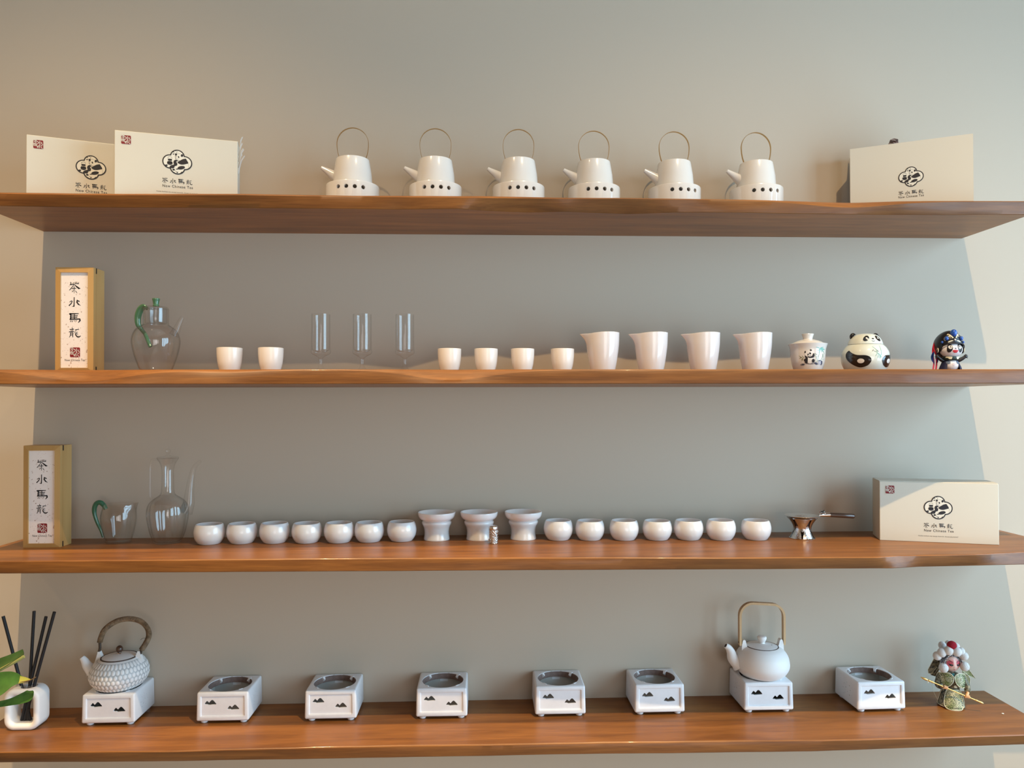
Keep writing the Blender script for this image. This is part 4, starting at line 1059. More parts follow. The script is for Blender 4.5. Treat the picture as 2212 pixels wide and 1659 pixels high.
# jade filters on their stands
for i, (px, py) in enumerate(((943.5, 1170), (1035, 1169.5), (1130.5, 1168.6))):
    w_ = ['left', 'middle', 'right'][i]
    pos = stand_on(px, py, Z3, 0.030)
    hs = [0.0, 0.0008, -0.0018][i]
    la = 'waisted translucent white stand under the %s tea filter on third shelf' % w_
    lb = 'shallow translucent white tea filter bowl, %s of three on third shelf' % w_
    if i == 0:
        o = smooth_prof([(0.0295, 0), (0.0302, 0.002), (0.0285, 0.016), (0.0300, 0.028), (0.0342, 0.037), (0.0345, 0.0415), (0.0325, 0.0440)], 5)
        fs0 = tag(mk('filter_stand', MB().lathe(shell(o, 0.0030, 0.005), 60), 'jade_clear', None, 50, pos), la, 'stand', 'tea filter stands on the third shelf')
        o = smooth_prof([(0.0270, 0.0), (0.0325, 0.0004), (0.0340, 0.0020), (0.0392, 0.0055), (0.0424, 0.0105), (0.0437, 0.0160), (0.0438, 0.0195)], 5)
        fb0 = tag(mk('tea_filter', MB().lathe([(0, 0)] + o + [(0.0428, 0.0203), (0.0415, 0.0195), (0.0380, 0.0130), (0.0270, 0.0070), (0, 0.0035)], 60), 'jade_clear', None, 50, pos + Vector((0, 0, 0.0441))), lb, 'filter', 'tea filters on the third shelf')
    else:
        r = fs0.copy(); COL.objects.link(r); r.location = pos; r['label'] = la
        r = fb0.copy(); COL.objects.link(r); r.location = pos + Vector((0, 0, 0.0441)); r['label'] = lb
# little silver canister
pos = stand_on(1066, 1175.5, Z3, 0.0108)
cn = thing('silver_canister', 'tiny embossed silver canister in front of the middle tea filter', 'canister', pos)
mk('canister_body', MB().lathe([(0, 0), (0.0104, 0), (0.0109, 0.0008), (0.0109, 0.0016), (0.0104, 0.0020), (0.0104, 0.0300), (0.0109, 0.0305), (0.0109, 0.0315), (0, 0.0316)], 40), 'silver_embossed', cn, 40)
mk('canister_lid', MB().lathe(smooth_prof([(0.0104, 0.0318), (0.0107, 0.0330), (0.0106, 0.0365), (0.0090, 0.0395), (0.0050, 0.0412), (0, 0.0416)], 4), 40), 'silver', cn, 60)
rl = MB()
for k in range(5):
    a = R_(-150 + 34 * k); z = 0.008 + 0.0045 * k
    c = Vector((0.0105 * math.cos(a), 0.0105 * math.sin(a), z)); u = Vector((-math.sin(a), math.cos(a), 0))
    rl.tube([c + u * (0.0038 * math.cos(t)) + Vector((0, 0, 0.0038 * math.sin(t))) for t in [2 * PI * q / 16 for q in range(14)]], 0.0005, 6)
mk('raised_scroll', rl, 'silver_smooth', cn, 60)
# silver strainer with wooden handle on an openwork stand
pos = stand_on(1733, 1167.5, Z3, 0.030)
ss = thing('strainer_stand', 'openwork silver stand of crossing petals beside the cream box', 'stand', pos, R_(-21))
def petal_stand():
    n = 8
    prof = lambda z: 0.0205 + 0.0105 * abs((z - 0.024) / 0.024) ** 1.6 + (0.004 if z > 0.024 else 0) * ((z - 0.024) / 0.024) ** 2
    return prof
pr = petal_stand()
mk('base_ring', MB().lathe([(0.0270, 0), (0.0315, 0), (0.0320, 0.0012), (0.0310, 0.0022), (0.0270, 0.0022), (0.0265, 0.001), (0.0270, 0)], 16), 'silver_smooth', ss, 40)
mk('top_ring', MB().lathe([(0.0325, 0.0470), (0.0345, 0.0470), (0.0348, 0.0484), (0.0340, 0.0492), (0.0322, 0.0490), (0.0325, 0.0470)], 48), 'silver_smooth', ss, 40)
for k in range(5):
    for up in (0, 1):
        ac = R_(-90 - 38 + 72 * k + (36 if up else 0)); mb = MB(); vs = []; fs = []; nu, nv = 8, 12
        for lay in (0, 0.0008):
            for j in range(nv + 1):
                t = j / nv; z = 0.001 + 0.030 * t if not up else 0.0485 - 0.0315 * t
                w = 0.56 * math.sqrt(max(0, 1 - t ** 2.4)) * (1 - 0.18 * t)
                for i in range(nu + 1):
                    a = ac + w * (2 * i / nu - 1); r = pr(z) + (0.0012 if up else 0.0) - lay
                    vs.append((r * math.cos(a), r * math.sin(a), z))
        K = (nu + 1) * (nv + 1)
        for j in range(nv):
            for i in range(nu):
                q = j * (nu + 1) + i; fs.append((q, q + 1, q + nu + 2, q + nu + 1)); q += K; fs.append((q, q + nu + 1, q + nu + 2, q + 1))
        mk('petal', mb.add(vs, fs), 'silver', ss, 50)
mk('inner_funnel', MB().lathe([(0.0285, 0.0465), (0.0180, 0.0240), (0.0170, 0.0200)], 40), 'clay_dark', ss, 60)
st = thing('tea_strainer', 'silver tea strainer with dark wooden handle resting on the petal stand', 'strainer', pos + Vector((0, 0, 0.0493)))
mk('strainer_bowl', MB().lathe([(0, -0.012), (0.0120, -0.0115), (0.0270, -0.0010), (0.0300, 0.0006), (0.0420, 0.0030), (0.0425, 0.0040), (0.0418, 0.0046), (0.0300, 0.0024), (0.0262, 0.0002), (0.0120, -0.0095), (0, -0.0100)], 56), 'silver', st, 40)
H0, H1, H2 = Vector((0.040, 0, 0.0040)), Vector((0.0660, -0.001, 0.0050)), Vector((0.1230, -0.004, 0.0018))
mk('ferrule', MB().tube([H0, H0.lerp(H1, 0.5), H1], [0.0026, 0.0040, 0.0050], 14), 'silver_smooth', st, 40)
fl = MB(); rnd = random.Random(3)
for k in range(22):
    a = rnd.uniform(0, 2 * PI); e = rnd.uniform(0.15, 1.4); d = Vector((math.cos(a) * math.cos(e), math.sin(a) * math.cos(e), math.sin(e)))
    c = H0.lerp(H1, 0.35) + Vector((0, 0, 0.003)); L = rnd.uniform(0.008, 0.0125); sd = d.orthogonal().normalized()
    fl.add([tuple(c), tuple(c + d * L * 0.55 + sd * 0.0030), tuple(c + d * L), tuple(c + d * L * 0.55 - sd * 0.0030), tuple(c + d * L * 0.5 + d.cross(sd) * 0.0012)], [(0, 1, 4), (1, 2, 4), (2, 3, 4), (3, 0, 4), (0, 3, 2, 1)])
mk('silver_flower', fl, 'silver_smooth', st, None)
slim(ss, 0.93); slim(st, 0.93, ('strainer_bowl',))
hh = mk('wooden_handle', MB().tube([H1, H1.lerp(H2, 0.04), H1.lerp(H2, 0.5), H1.lerp(H2, 0.96), H2], [0.0048, 0.0052, 0.0057, 0.0056, 0.0044], 18), 'dark_wood', st, 40)

# ------------------------------------------------------------------ fourth shelf: square ceramic warmers
WW, WH, WD, FT = 0.1165, 0.0640, 0.1060, 0.0065
def warmer_mesh():
    bm = bmesh.new(); bmesh.ops.create_cube(bm, size=1)
    bmesh.ops.scale(bm, vec=(WW, WD, WH), verts=bm.verts); bmesh.ops.translate(bm, vec=(0, 0, WH / 2), verts=bm.verts)
    for v in bm.verts:
        if v.co.z > WH / 2: v.co.x *= 0.975; v.co.y *= 0.985
    bmesh.ops.bevel(bm, geom=list(bm.edges), offset=0.0042, segments=4, profile=0.5, affect='EDGES')
    me = bpy.data.meshes.new('w'); bm.to_mesh(me); bm.free()
    b_ = 0.0065
    me = boolean(me, clean(MB().box(-WW / 2 + b_, WW / 2 - b_, -WD / 2 + b_ + 0.001, WD / 2 - b_, b_, WH - 0.0115).mesh('c')))
    me = boolean(me, clean(MB().tube([(0, 0, WH - 0.02), (0, 0, WH + 0.01)], 0.0478, 64).mesh('c')))
    # recessed front panel
    fm = bmesh.new(); bmesh.ops.create_cube(fm, size=1)
    bmesh.ops.scale(fm, vec=(WW - 0.0165, 0.0080, WH - 0.0160), verts=fm.verts)
    bmesh.ops.translate(fm, vec=(0, -WD / 2 - 0.0005, WH / 2 + 0.0010), verts=fm.verts)
    bmesh.ops.bevel(fm, geom=[e for e in fm.edges], offset=0.0026, segments=3, affect='EDGES')
    c = bpy.data.meshes.new('c'); fm.to_mesh(c); fm.free()
    me = boolean(me, c)
    # mountain cut-outs
    k = 0.0783 * 1.685 / 1600; X = lambda px: (px - 830) * k; Zq = lambda py: (1430 - py) * k
    def mount(dx, dy, q=1.0):
        pts = [(332, 985), (360, 940), (395, 898), (408, 890), (424, 900), (462, 938), (500, 893), (530, 868), (548, 866), (570, 876), (625, 935), (658, 975), (640, 994), (440, 1012), (418, 1002), (418, 994), (350, 994)]
        return [(X(x + dx), Zq(y + dy)) for x, y in pts]
    for q in (mount(0, 0), mount(612, 140)):
        me = boolean(me, clean(MB().prism(q, -WD / 2 - 0.01, -WD / 2 + 0.02).mesh('c')))
    cut = MB()
    dots = [(-0.004, 0.047), (-0.016, 0.043), (0.008, 0.041), (0.000, 0.034), (-0.020, 0.033), (0.013, 0.030), (-0.008, 0.026), (-0.016, 0.021), (0.004, 0.020), (0.010, 0.016)]
    for y, z in dots:
        cut.tube([(-WW / 2 - 0.01, y, z), (WW / 2 + 0.01, y, z)], 0.0012, 8)
    me = boolean(me, clean(cut.mesh('c')))
    me.materials.clear(); me.materials.append(M['glaze_white']); me.materials.append(M['bisque'])
    for p_ in me.polygons:
        c = p_.center
        ins = abs(c.x) < WW / 2 - b_ + 0.0006 and -WD / 2 + b_ < c.y < WD / 2 - b_ + 0.0006 and b_ - 0.0006 < c.z < WH - 0.009
        p_.material_index = 1 if ins else 0
    return me
sq_me = warmer_mesh()
rim_mb = MB().lathe([(0.0477, WH - 0.0014), (0.0477, WH - 0.0120), (0.0455, WH - 0.0135), (0.0470, WH - 0.0014), (0.0477, WH - 0.0014)], 64)
def lug_mb(a):
    d = Vector((math.cos(a), math.sin(a), 0)); s = Vector((-d.y, d.x, 0)); mb = MB()
    P = [(0.0515, WH - 0.0008, 0.0055), (0.0500, WH + 0.0010, 0.0048), (0.0465, WH + 0.0004, 0.0034), (0.0412, WH - 0.0050, 0.0014), (0.0470, WH - 0.0110, 0.0030)]
    vs = []
    for r, z, w in P:
        for q in (-1, 1): vs.append(tuple(d * r + s * (q * w) + Vector((0, 0, z))))
    n = len(P); fs = [(2 * i, 2 * i + 1, 2 * ((i + 1) % n) + 1, 2 * ((i + 1) % n)) for i in range(n)]
    fs += [tuple(2 * i for i in range(n)), tuple(2 * i + 1 for i in reversed(range(n)))]
    return mb.add(vs, fs)
SQ = [(177.5, 288, 1563), (424, 536.5, 1562.5), (658, 769.5, 1557), (898, 1010.5, 1553), (1156.5, 1265, 1549), (1371.7, 1478.6, 1544), (1608, 1714.5, 1540), (1850, 1957, 1541)]
sq0 = None; SQPOS = []
SQL = ['square white ceramic warmer under the dimpled teapot with wrapped handle', 'empty square white warmer just right of the dimpled teapot',
       'empty square white warmer, third warmer from the left on lowest shelf', 'empty square white warmer, fourth from the left on lowest shelf', 'empty square white warmer, fifth from the left on lowest shelf',
       'empty square white warmer just left of the smooth teapot', 'square white ceramic warmer under the smooth teapot with bent wooden handle', 'empty square white warmer beside the opera doll']
for i, (xa, xb, py) in enumerate(SQ):
    f = on((xa + xb) / 2, py, Z4); y = f.y + 0.0045 + WD / 2
    y = min(y, -WD / 2 - 0.002)
    x = at((xa + xb) / 2, py - 30, y - WD / 2).x
    pos = Vector((x, y, Z4)); SQPOS.append(pos); rz = R_([0.5, 0, 0, -0.3, 0, 0.5, 0, 1.5][i])
    if sq0 is None:
        sq0 = thing('square_warmer', SQL[0], 'warmer', pos, rz, 'square ceramic warmers on the lowest shelf')
        b = mk('warmer_body', sq_me, 'glaze_white', sq0, 30); b.location = (0, 0, FT)
        b = mk('clay_rim', rim_mb, 'clay', sq0, 30); b.location = (0, 0, FT)
        for a in (45, 135, 225, 315):
            b = mk('pot_rest', lug_mb(R_(a)), 'glaze_white', sq0, 30); b.location = (0, 0, FT)
        for sx in (-1, 1):
            for sy in (-1, 1):
                mk('foot', MB().lathe(smooth_prof([(0, 0), (0.0055, 0), (0.0076, 0.0022), (0.0080, 0.0048), (0.0074, FT + 0.0006)], 3) + [(0, FT + 0.0006)], 20, (sx * (WW / 2 - 0.0145), sy * (WD / 2 - 0.0125), 0)), 'glaze_white', sq0, 50)
    else: dup(sq0, pos, rz, SQL[i])
WTOP = Z4 + FT + WH

# dimpled teapot with wrapped rattan handle
q0 = SQPOS[0]
dt = thing('dimpled_teapot', 'white dimpled teapot with rattan wrapped handle and dark ball knob', 'teapot', (at(258, 1440, q0.y).x, q0.y, WTOP - 0.0042), R_(0))
RB = 0.0700
bo = smooth_prof([(0.030, 0.0), (0.0420, 0.0010), (0.0575, 0.0100), (0.0675, 0.0230), (0.0700, 0.0340), (0.0680, 0.0460), (0.0610, 0.0580), (0.0520, 0.0660), (0.0440, 0.0705)], 12)
ROWS, CNT = 6, 40; z_lo, z_hi = 0.004, 0.0675
def pad(a, z):
    t = (z - z_lo) / (z_hi - z_lo) * ROWS
    if t < 0 or t >= ROWS: return 0.0
    k = int(t); v = (t - k) * 2 - 1; u = ((a / (2 * PI) * CNT + 0.5 * (k % 2)) % 1.0) * 2 - 1
    q = abs(u / 0.70) ** 2.2 + abs(v / 0.90) ** 2.6
    return max(0.0, 1 - q) ** 0.55
dm = MB(); n = CNT * 8
dm.lathe([(0, 0)] + bo, n, rf=lambda a, z, r: r + 0.0011 * pad(a, z))
me = dm.mesh('pot_body'); me.materials.append(M['matte_white'])
gm = noise_color(mat('grey_glaze_groove', (0.5, 0.52, 0.53), 0.5), (0.42, 0.44, 0.45), (0.56, 0.57, 0.58), 60); me.materials.append(gm)
for p_ in me.polygons:
    c = p_.center; a = math.atan2(c.y, c.x) % (2 * PI)
    if z_lo < c.z < z_hi and pad(a, c.z) < 0.12: p_.material_index = 1
mk('pot_body', me, None, dt, 70)
mk('rim_line', MB().lathe([(0.0445, 0.0700), (0.0440, 0.0722), (0.0415, 0.0722), (0.0410, 0.0700)], 56), 'clay_dark', dt, 60)
ld = mk('lid', MB().lathe([(0, 0.0700), (0.0408, 0.0708)] + smooth_prof([(0.0408, 0.0720), (0.0300, 0.0748), (0.0150, 0.0772), (0, 0.0780)], 4), 56), 'matte_white', dt, 60)
mk('knob_collar', MB().lathe([(0.0062, 0.0772), (0.0050, 0.0790), (0.0040, 0.0800), (0, 0.0800)], 20), 'silver_smooth', ld, 40)
mk('lid_knob', MB().ball((0, 0, 0.0878), 0.0086, 24, 16), 'dark_wood', ld, 60)
sp = spline([(-0.0580, -0.004, 0.0400), (-0.0690, -0.005, 0.0520), (-0.0750, -0.006, 0.0640), (-0.0810, -0.006, 0.0720)], 5)
mk('spout', MB().tube(sp, [0.0150 - 0.0095 * (i / (len(sp) - 1)) ** 0.7 for i in range(len(sp))], 20), 'matte_white', dt, 60)
for s in (-1, 1):
    lg = MB().prism([(s * 0.0400, 0.0660), (s * 0.0600, 0.0580), (s * 0.0545, 0.0740), (s * 0.0520, 0.0835), (s * 0.0475, 0.0835), (s * 0.0425, 0.0730)], -0.0055, 0.0055)
    mk('handle_lug', lg, 'matte_white', dt, 30)
hp = spline([(-0.0480, 0, 0.0760), (-0.0440, 0, 0.0900), (-0.0435, 0, 0.1080), (-0.0330, 0, 0.1330), (-0.0080, 0, 0.1510), (0.0200, 0, 0.1570), (0.0470, 0, 0.1510), (0.0630, 0, 0.1340), (0.0660, 0, 0.1160), (0.0580, 0, 0.0980), (0.0490, 0, 0.0840), (0.0475, 0, 0.0760)], 6)
hm = mk('handle_core', MB().tube(hp, 0.0030, 10), 'rattan_dark', dt, 60)
wr_ = spline(hp[11:-7], 6)
mk('handle_wrapping', MB().tube(wr_, [0.0056 + (0.0007 if i % 3 == 0 else -0.0004 if i % 3 == 1 else 0) for i in range(len(wr_))], 12), 'rattan', hm, 30)
mk('loose_fibre', MB().tube(spline([(0.064, -0.005, 0.113), (0.056, -0.006, 0.114), (0.050, -0.006, 0.110)], 4), 0.0004, 6), 'rattan_dark', hm, 60)

slim(dt, 0.885, ('pot_body', 'rim_line', 'lid')); slim(dt, 0.90, ('handle_lug',))
# smooth teapot with bent wooden handle
q0 = SQPOS[6]
sm = thing('smooth_teapot', 'smooth matte white teapot with square bent wooden handle', 'teapot', (at(1646, 1430, q0.y - 0.002).x, q0.y - 0.002, WTOP - 0.0042), R_(0))
bo = smooth_prof([(0.030, 0), (0.0400, 0.0008), (0.0545, 0.0095), (0.0645, 0.0240), (0.0660, 0.0370), (0.0620, 0.0530), (0.0520, 0.0660), (0.0410, 0.0730)], 8)
mk('pot_body', MB().lathe([(0, 0)] + bo + [(0.038, 0.0726), (0, 0.0720)], 80), 'matte_white', sm, 60)
mk('rim_line', MB().lathe([(0.0405, 0.0730), (0.0395, 0.0740), (0.0382, 0.0735), (0.0385, 0.0722)], 56), 'clay_dark', sm, 60)
ld = mk('lid', MB().lathe([(0, 0.0725), (0.0380, 0.0728)] + smooth_prof([(0.0380, 0.0742), (0.0280, 0.0768), (0.0140, 0.0788), (0, 0.0794)], 4), 56), 'matte_white', sm, 60)
mk('lid_knob', MB().lathe(smooth_prof([(0, 0.0785), (0.0072, 0.0788), (0.0066, 0.0812), (0.0088, 0.0850), (0.0112, 0.0905), (0.0108, 0.0945), (0.0075, 0.0962), (0, 0.0966)], 4), 32), 'matte_white', ld, 60)
mk('steam_hole', MB().ball((0.020, -0.012, 0.0772), (0.0018, 0.0014, 0.0008), 12, 8), 'slot', ld, 60)
sp = spline([(-0.0560, 0, 0.0300), (-0.0700, 0, 0.0440), (-0.0745, 0, 0.0580), (-0.0800, 0, 0.0685), (-0.0875, 0, 0.0745)], 6)
spm = mk('spout', MB().tube(sp, [0.0185 - 0.0125 * (i / (len(sp) - 1)) ** 0.6 for i in range(len(sp))], 22), 'matte_white', sm, 60)
ev = (Vector(sp[-1]) - Vector(sp[-2])).normalized()
mk('spout_mouth', MB().tube([Vector(sp[-1]) - ev * 0.001, Vector(sp[-1]) + ev * 0.0004], 0.0042, 16), 'slot', spm, 40)
for s in (-1, 1):
    lg = MB(); vs = []
    lg.prism([(s * 0.0370, 0.0700), (s * 0.0530, 0.0620), (s * 0.0520, 0.0780), (s * 0.0495, 0.0880), (s * 0.0460, 0.0895), (s * 0.0430, 0.0870), (s * 0.0405, 0.0770)], -0.0065, 0.0065)
    lo = mk('handle_lug', lg, 'matte_white', sm, 30)
    mk('lug_pin', MB().tube([(s * 0.0425, 0, 0.0820), (s * 0.0590, 0, 0.0820)], 0.0022, 12), 'clay', lo, 60)
hw, hb, ht_, rr = 0.0530, 0.0755, 0.1745, 0.030
pts = [(-hw, 0, hb), (-hw, 0, hb + 0.03)]
for i in range(9):
    a = PI - (PI / 2) * i / 8; pts.append((-hw + rr + rr * math.cos(a), 0, ht_ - rr + rr * math.sin(a)))
for i in range(9):
    a = PI / 2 - (PI / 2) * i / 8; pts.append((hw - rr + rr * math.cos(a), 0, ht_ - rr - 0.003 + rr * math.sin(a)))
pts += [(hw, 0, hb + 0.03), (hw, 0, hb)]
mk('handle', MB().band(pts, 0.0115, 0.0052, (0, 1, 0)), 'bentwood', sm, 40)

slim(sm, 0.945, ('pot_body', 'rim_line', 'lid')); slim(sm, 0.96, ('handle_lug',))
# ------------------------------------------------------------------ reed diffuser
D0 = on(45, 1579, Z4)
rd = thing('reed_diffuser_holder', 'rounded white ceramic frame holding black reeds at left of lowest shelf', 'diffuser', (at(45, 1535, D0.y).x, D0.y, Z4))
dw, dh, dd = 0.0755, 0.0900, 0.046
def sq_ring(ins, y, n=8):
    return [(x, y, z) for x, z in rounded(-dw / 2 + ins, dw / 2 - ins, ins, dh - ins, max(0.004, 0.021 - ins * 0.75), n)]
loops = []
for ins, y in ((0.0035, 0.0), (0.0008, 0.0026), (0, 0.006), (0, dd - 0.006), (0.0008, dd - 0.0026), (0.0035, dd), (0.0095, dd), (0.0128, dd - 0.003), (0.0135, dd - 0.008), (0.0135, 0.008), (0.0128, 0.003), (0.0095, 0.0)):
    loops.append(sq_ring(ins, y))
vs = [p_ for L in loops for p_ in L]; n = len(loops[0]); K = len(loops); fs = []
for j in range(K):
    for i in range(n):
        fs.append((j * n + i, j * n + (i + 1) % n, ((j + 1) % K) * n + (i + 1) % n, ((j + 1) % K) * n + i))
me = clean(MB().add(vs, fs).mesh('h'))
me = boolean(me, clean(MB().tube([(0.004, dd / 2, dh - 0.03), (0.004, dd / 2, dh + 0.01)], 0.0165, 32).mesh('c')))
mk('ceramic_frame', me, 'matte_white', rd, 50)
mk('glass_neck', MB().lathe([(0.0158, dh - 0.0145), (0.0158, dh + 0.004), (0.0150, dh + 0.004), (0.0150, dh - 0.0145), (0.0158, dh - 0.0145)], 32, (0.004, dd / 2, 0)), 'glass', rd, 50)
rx, ry = rd.location.x, rd.location.y
def reed_pt(px, py, dy): p_ = at(px, py, ry + dy); return p_ - rd.location
for k, (tx, ty, dy, bx, by) in enumerate(((6.7, 1331, 0.030, 66, 1560), (73.7, 1320, 0.032, 60, 1562), (99.5, 1332, 0.026, 47, 1563), (117.6, 1322, 0.020, 53, 1565))):
    a = reed_pt(tx, ty, dy); b = reed_pt(bx, by, 0.022); b.z = 0.0145
    lb = ['black diffuser reed leaning left through the plant leaves', 'black diffuser reed standing nearly upright, second from left', 'black diffuser reed leaning slightly right, third from left', 'black diffuser reed leaning furthest right'][k]
    o = mk('diffuser_reed', MB().tube([Vector((0, 0, 0)), (a - b) * 0.5, a - b], 0.0034, 12), 'reed', None, 40, rd.location + b)
    tag(o, lb, 'reed', 'black diffuser reeds')

# ------------------------------------------------------------------ plant with leaves reaching in from the left
PX, PY = -1.42, -0.55
pl = thing('potted_plant', 'green broad leaved plant reaching in from the left over the diffuser', 'plant', (PX, PY, 0))
mk('planter', MB().lathe([(0, 0), (0.13, 0), (0.17, 0.33), (0.178, 0.35), (0.165, 0.35), (0.155, 0.32), (0, 0.32)], 40), 'terracotta', pl, 40)
mk('soil', MB().lathe([(0, 0.322), (0.1545, 0.322)], 32), 'soil', pl, None)
def pw(px, py, y): return at(px, py, y) - Vector((PX, PY, 0))
def leaf(name, spine, widths, side, curl, m, parent):
    S = spline([tuple(p_) for p_ in spine], 8); n = len(S); vs = []; fs = []; nu = 6
    wl = spline([(w, 0) for w in widths], 8); top = []
    for i, p_ in enumerate(S):
        p_ = Vector(p_); t = (Vector(S[min(i + 1, n - 1)]) - Vector(S[max(i - 1, 0)])).normalized()
        d = (Vector(side) - t * Vector(side).dot(t)).normalized(); nn = t.cross(d); w = max(wl[i][0], 0.0003)
        for lay in (0, 1):
            for k in range(nu + 1):
                u = 2 * k / nu - 1
                vs.append(tuple(p_ + d * (u * w / 2) + nn * (curl * w * u * u - lay * 0.0008)))
    q = 2 * (nu + 1)
    for i in range(n - 1):
        for k in range(nu):
            a = i * q + k; fs.append((a, a + 1, a + q + 1, a + q)); a += nu + 1; fs.append((a, a + q, a + q + 1, a + 1))
        for a, b_ in ((0, nu + 1), (nu, 2 * nu + 1)): fs.append((i * q + a, (i + 1) * q + a, (i + 1) * q + b_, i * q + b_))
    return mk(name, MB().add(vs, fs), m, parent, 60)
ya = -0.40
la_ = leaf('leaf', [pw(-60, 1478, ya), pw(-20, 1452, ya), pw(20, 1432, ya), pw(51, 1413, ya)], [0.026, 0.031, 0.026, 0.0175], (0.25, 0.75, 0.75), 0.28, 'leaf_dark', pl)
mk('leaf_midrib', MB().tube(spline([tuple(pw(-60, 1484, ya - 0.010)), tuple(pw(-5, 1450, ya - 0.0105)), tuple(pw(30, 1431, ya - 0.010)), tuple(pw(52, 1418, ya - 0.008))], 6), 0.0030, 8), 'leaf_mid', la_, 60)
lb_ = leaf('leaf', [pw(-70, 1500, -0.42), pw(-30, 1488, -0.42), pw(0, 1478, -0.42), pw(25, 1468, -0.42), pw(48, 1468, -0.42)], [0.020, 0.040, 0.042, 0.028, 0.010], (0.1, 0.35, 0.95), 0.10, 'leaf', pl)
leaf('leaf_tip', [pw(42, 1468.5, -0.421), pw(54, 1468.5, -0.421), pw(66, 1468, -0.421)], [0.0125, 0.0090, 0.0012], (0.1, 0.35, 0.95), 0.05, 'leaf_dry', lb_)
mk('leaf_point', MB().tube(spline([tuple(pw(40, 1475, -0.422)), tuple(pw(60, 1471, -0.422)), tuple(pw(70, 1467, -0.422)), tuple(pw(77.6, 1462.5, -0.422))], 4), [0.0012] * 6 + [0.0010] * 6 + [0.0006], 6), 'leaf_brown', lb_, 60)
leaf('leaf', [pw(-70, 1521, -0.41), pw(-20, 1523, -0.41), pw(20, 1517, -0.41), pw(50, 1508, -0.41), pw(65, 1501, -0.41), pw(71.5, 1493, -0.41)], [0.006, 0.0095, 0.012, 0.0185, 0.019, 0.004], (-0.35, 0.3, 0.9), 0.10, 'leaf', pl)
for k, (px, py, yy) in enumerate(((-60, 1478, -0.40), (-70, 1500, -0.42), (-70, 1521, -0.41))):
    e = pw(px, py, yy); b = Vector((0.02 * (k - 1), 0.01 * k, 0.32))
    mk('leaf_stem', MB().tube(spline([tuple(b), tuple(b.lerp(e, 0.5) + Vector((-0.05, -0.02, 0.06))), tuple(e)], 8), 0.0040, 8), 'leaf_mid', pl, 60)
for k in range(4):
    a = 1.8 + k * 0.9; e = Vector((0.28 * math.cos(a), 0.20 * math.sin(a) - 0.1, 0.72 + 0.05 * k)); b = Vector((0.03 * math.cos(a), 0.03 * math.sin(a), 0.32))
    mk('leaf_stem', MB().tube(spline([tuple(b), tuple(b.lerp(e, 0.5) + Vector((0, 0, 0.08))), tuple(e)], 6), 0.004, 8), 'leaf_mid', pl, 60)
    d = Vector((math.cos(a), math.sin(a), 0)); leaf('leaf', [e, e + d * 0.05 + Vector((0, 0, 0.01)), e + d * 0.11, e + d * 0.16 - Vector((0, 0, 0.04))], [0.01, 0.05, 0.045, 0.002], (-d.y, d.x, 0.2), 0.1, 'leaf', pl)

# ------------------------------------------------------------------ opera doll
base = on(2066, 1531, Z4)
od = thing('opera_doll', 'small doll in green gold opera costume with white pompom headdress and golden spear', 'doll', (base.x - 0.002, base.y + 0.018, Z4), R_(-16))
ks = 0.1183e-3
def Q(x, y, d=0.0): return ((x - 815) * ks, d, (1512 - y) * ks)
mk('under_skirt', MB().lathe([(0, 0.0005), (0.0285, 0.0005), (0.0290, 0.002), (0.0250, 0.018), (0.0190, 0.036), (0.0160, 0.045), (0, 0.046)], 40), 'dk_red', od, 60)
def panel(name, outline, bulge, yoff, m='brocade', trim=True, th=0.0012, par=od):
    """cloth panel: outline in doll coordinates, bent round the body"""
    def fn(x, z): return (x, yoff - bulge * (1 - min(1, (x / 0.034)) ** 2 if abs(x) < 0.034 else 0), z)
    pts = [(Q(x, y)[0], Q(x, y)[2]) for x, y in outline]
    mb = MB().flat(pts, fn, 3); mb.flat(pts, lambda x, z: (fn(x, z)[0], fn(x, z)[1] + th, z), 3)
    o = mk(name, mb, m, par, 60)
    if trim:
        c = [fn(*p_) for p_ in pts]; c.append(c[0])
        mk('trim_edge', MB().tube(c, 0.00065, 6), 'trim', o, 60)
    return o
# skirt panels, front apron and two sides
for a, w in ((-62, 0.0145), (62, 0.0145), (118, 0.016), (-118, 0.016), (180, 0.016)):
    vs, fs = [], []; d = Vector((math.sin(R_(a)), -math.cos(R_(a)), 0)); s = Vector((d.y * -1, d.x, 0)); nv = 8; edge = []
    for j in range(nv + 1):
        t = j / nv; z = 0.046 - 0.042 * t; r = 0.0175 + 0.0130 * t; ww = w * (0.62 + 0.38 * math.sin(min(1, t * 1.35) * PI / 2)) * (1 if t < 0.9 else 0.8)
        for u in (-1, -0.33, 0.33, 1): vs.append(tuple(d * (r - 0.0025 * u * u) + s * (u * ww) + Vector((0, 0, z))))
    for j in range(nv):
        for k in range(3): q = j * 4 + k; fs.append((q, q + 1, q + 5, q + 4))
    o = mk('skirt_panel', MB().add(vs, fs), 'brocade_dark' if a < 0 else 'brocade', od, 60)
    c = [vs[j * 4] for j in range(nv + 1)] + [vs[nv * 4 + 1], vs[nv * 4 + 2]] + [vs[j * 4 + 3] for j in reversed(range(nv + 1))]
    mk('trim_edge', MB().tube(c, 0.0006, 6), 'trim', o, 60)
def apron_fn(x, z):
    r = 0.0205 + 0.0125 * max(0, (0.044 - z) / 0.044); return (x, -math.sqrt(max(1e-6, r * r - x * x * 0.8)), z)
ap = [(x, z) for x, z in spline([(-0.0140, 0.0430), (0.0140, 0.0430), (0.0185, 0.030), (0.0215, 0.016), (0.0205, 0.006), (0.0130, 0.0012), (-0.0130, 0.0012), (-0.0205, 0.006), (-0.0215, 0.016), (-0.0185, 0.030), (-0.0140, 0.0430)], 4)[:-1]]
apm = mk('front_apron', MB().flat(ap, apron_fn, 3), 'brocade', od, 60)
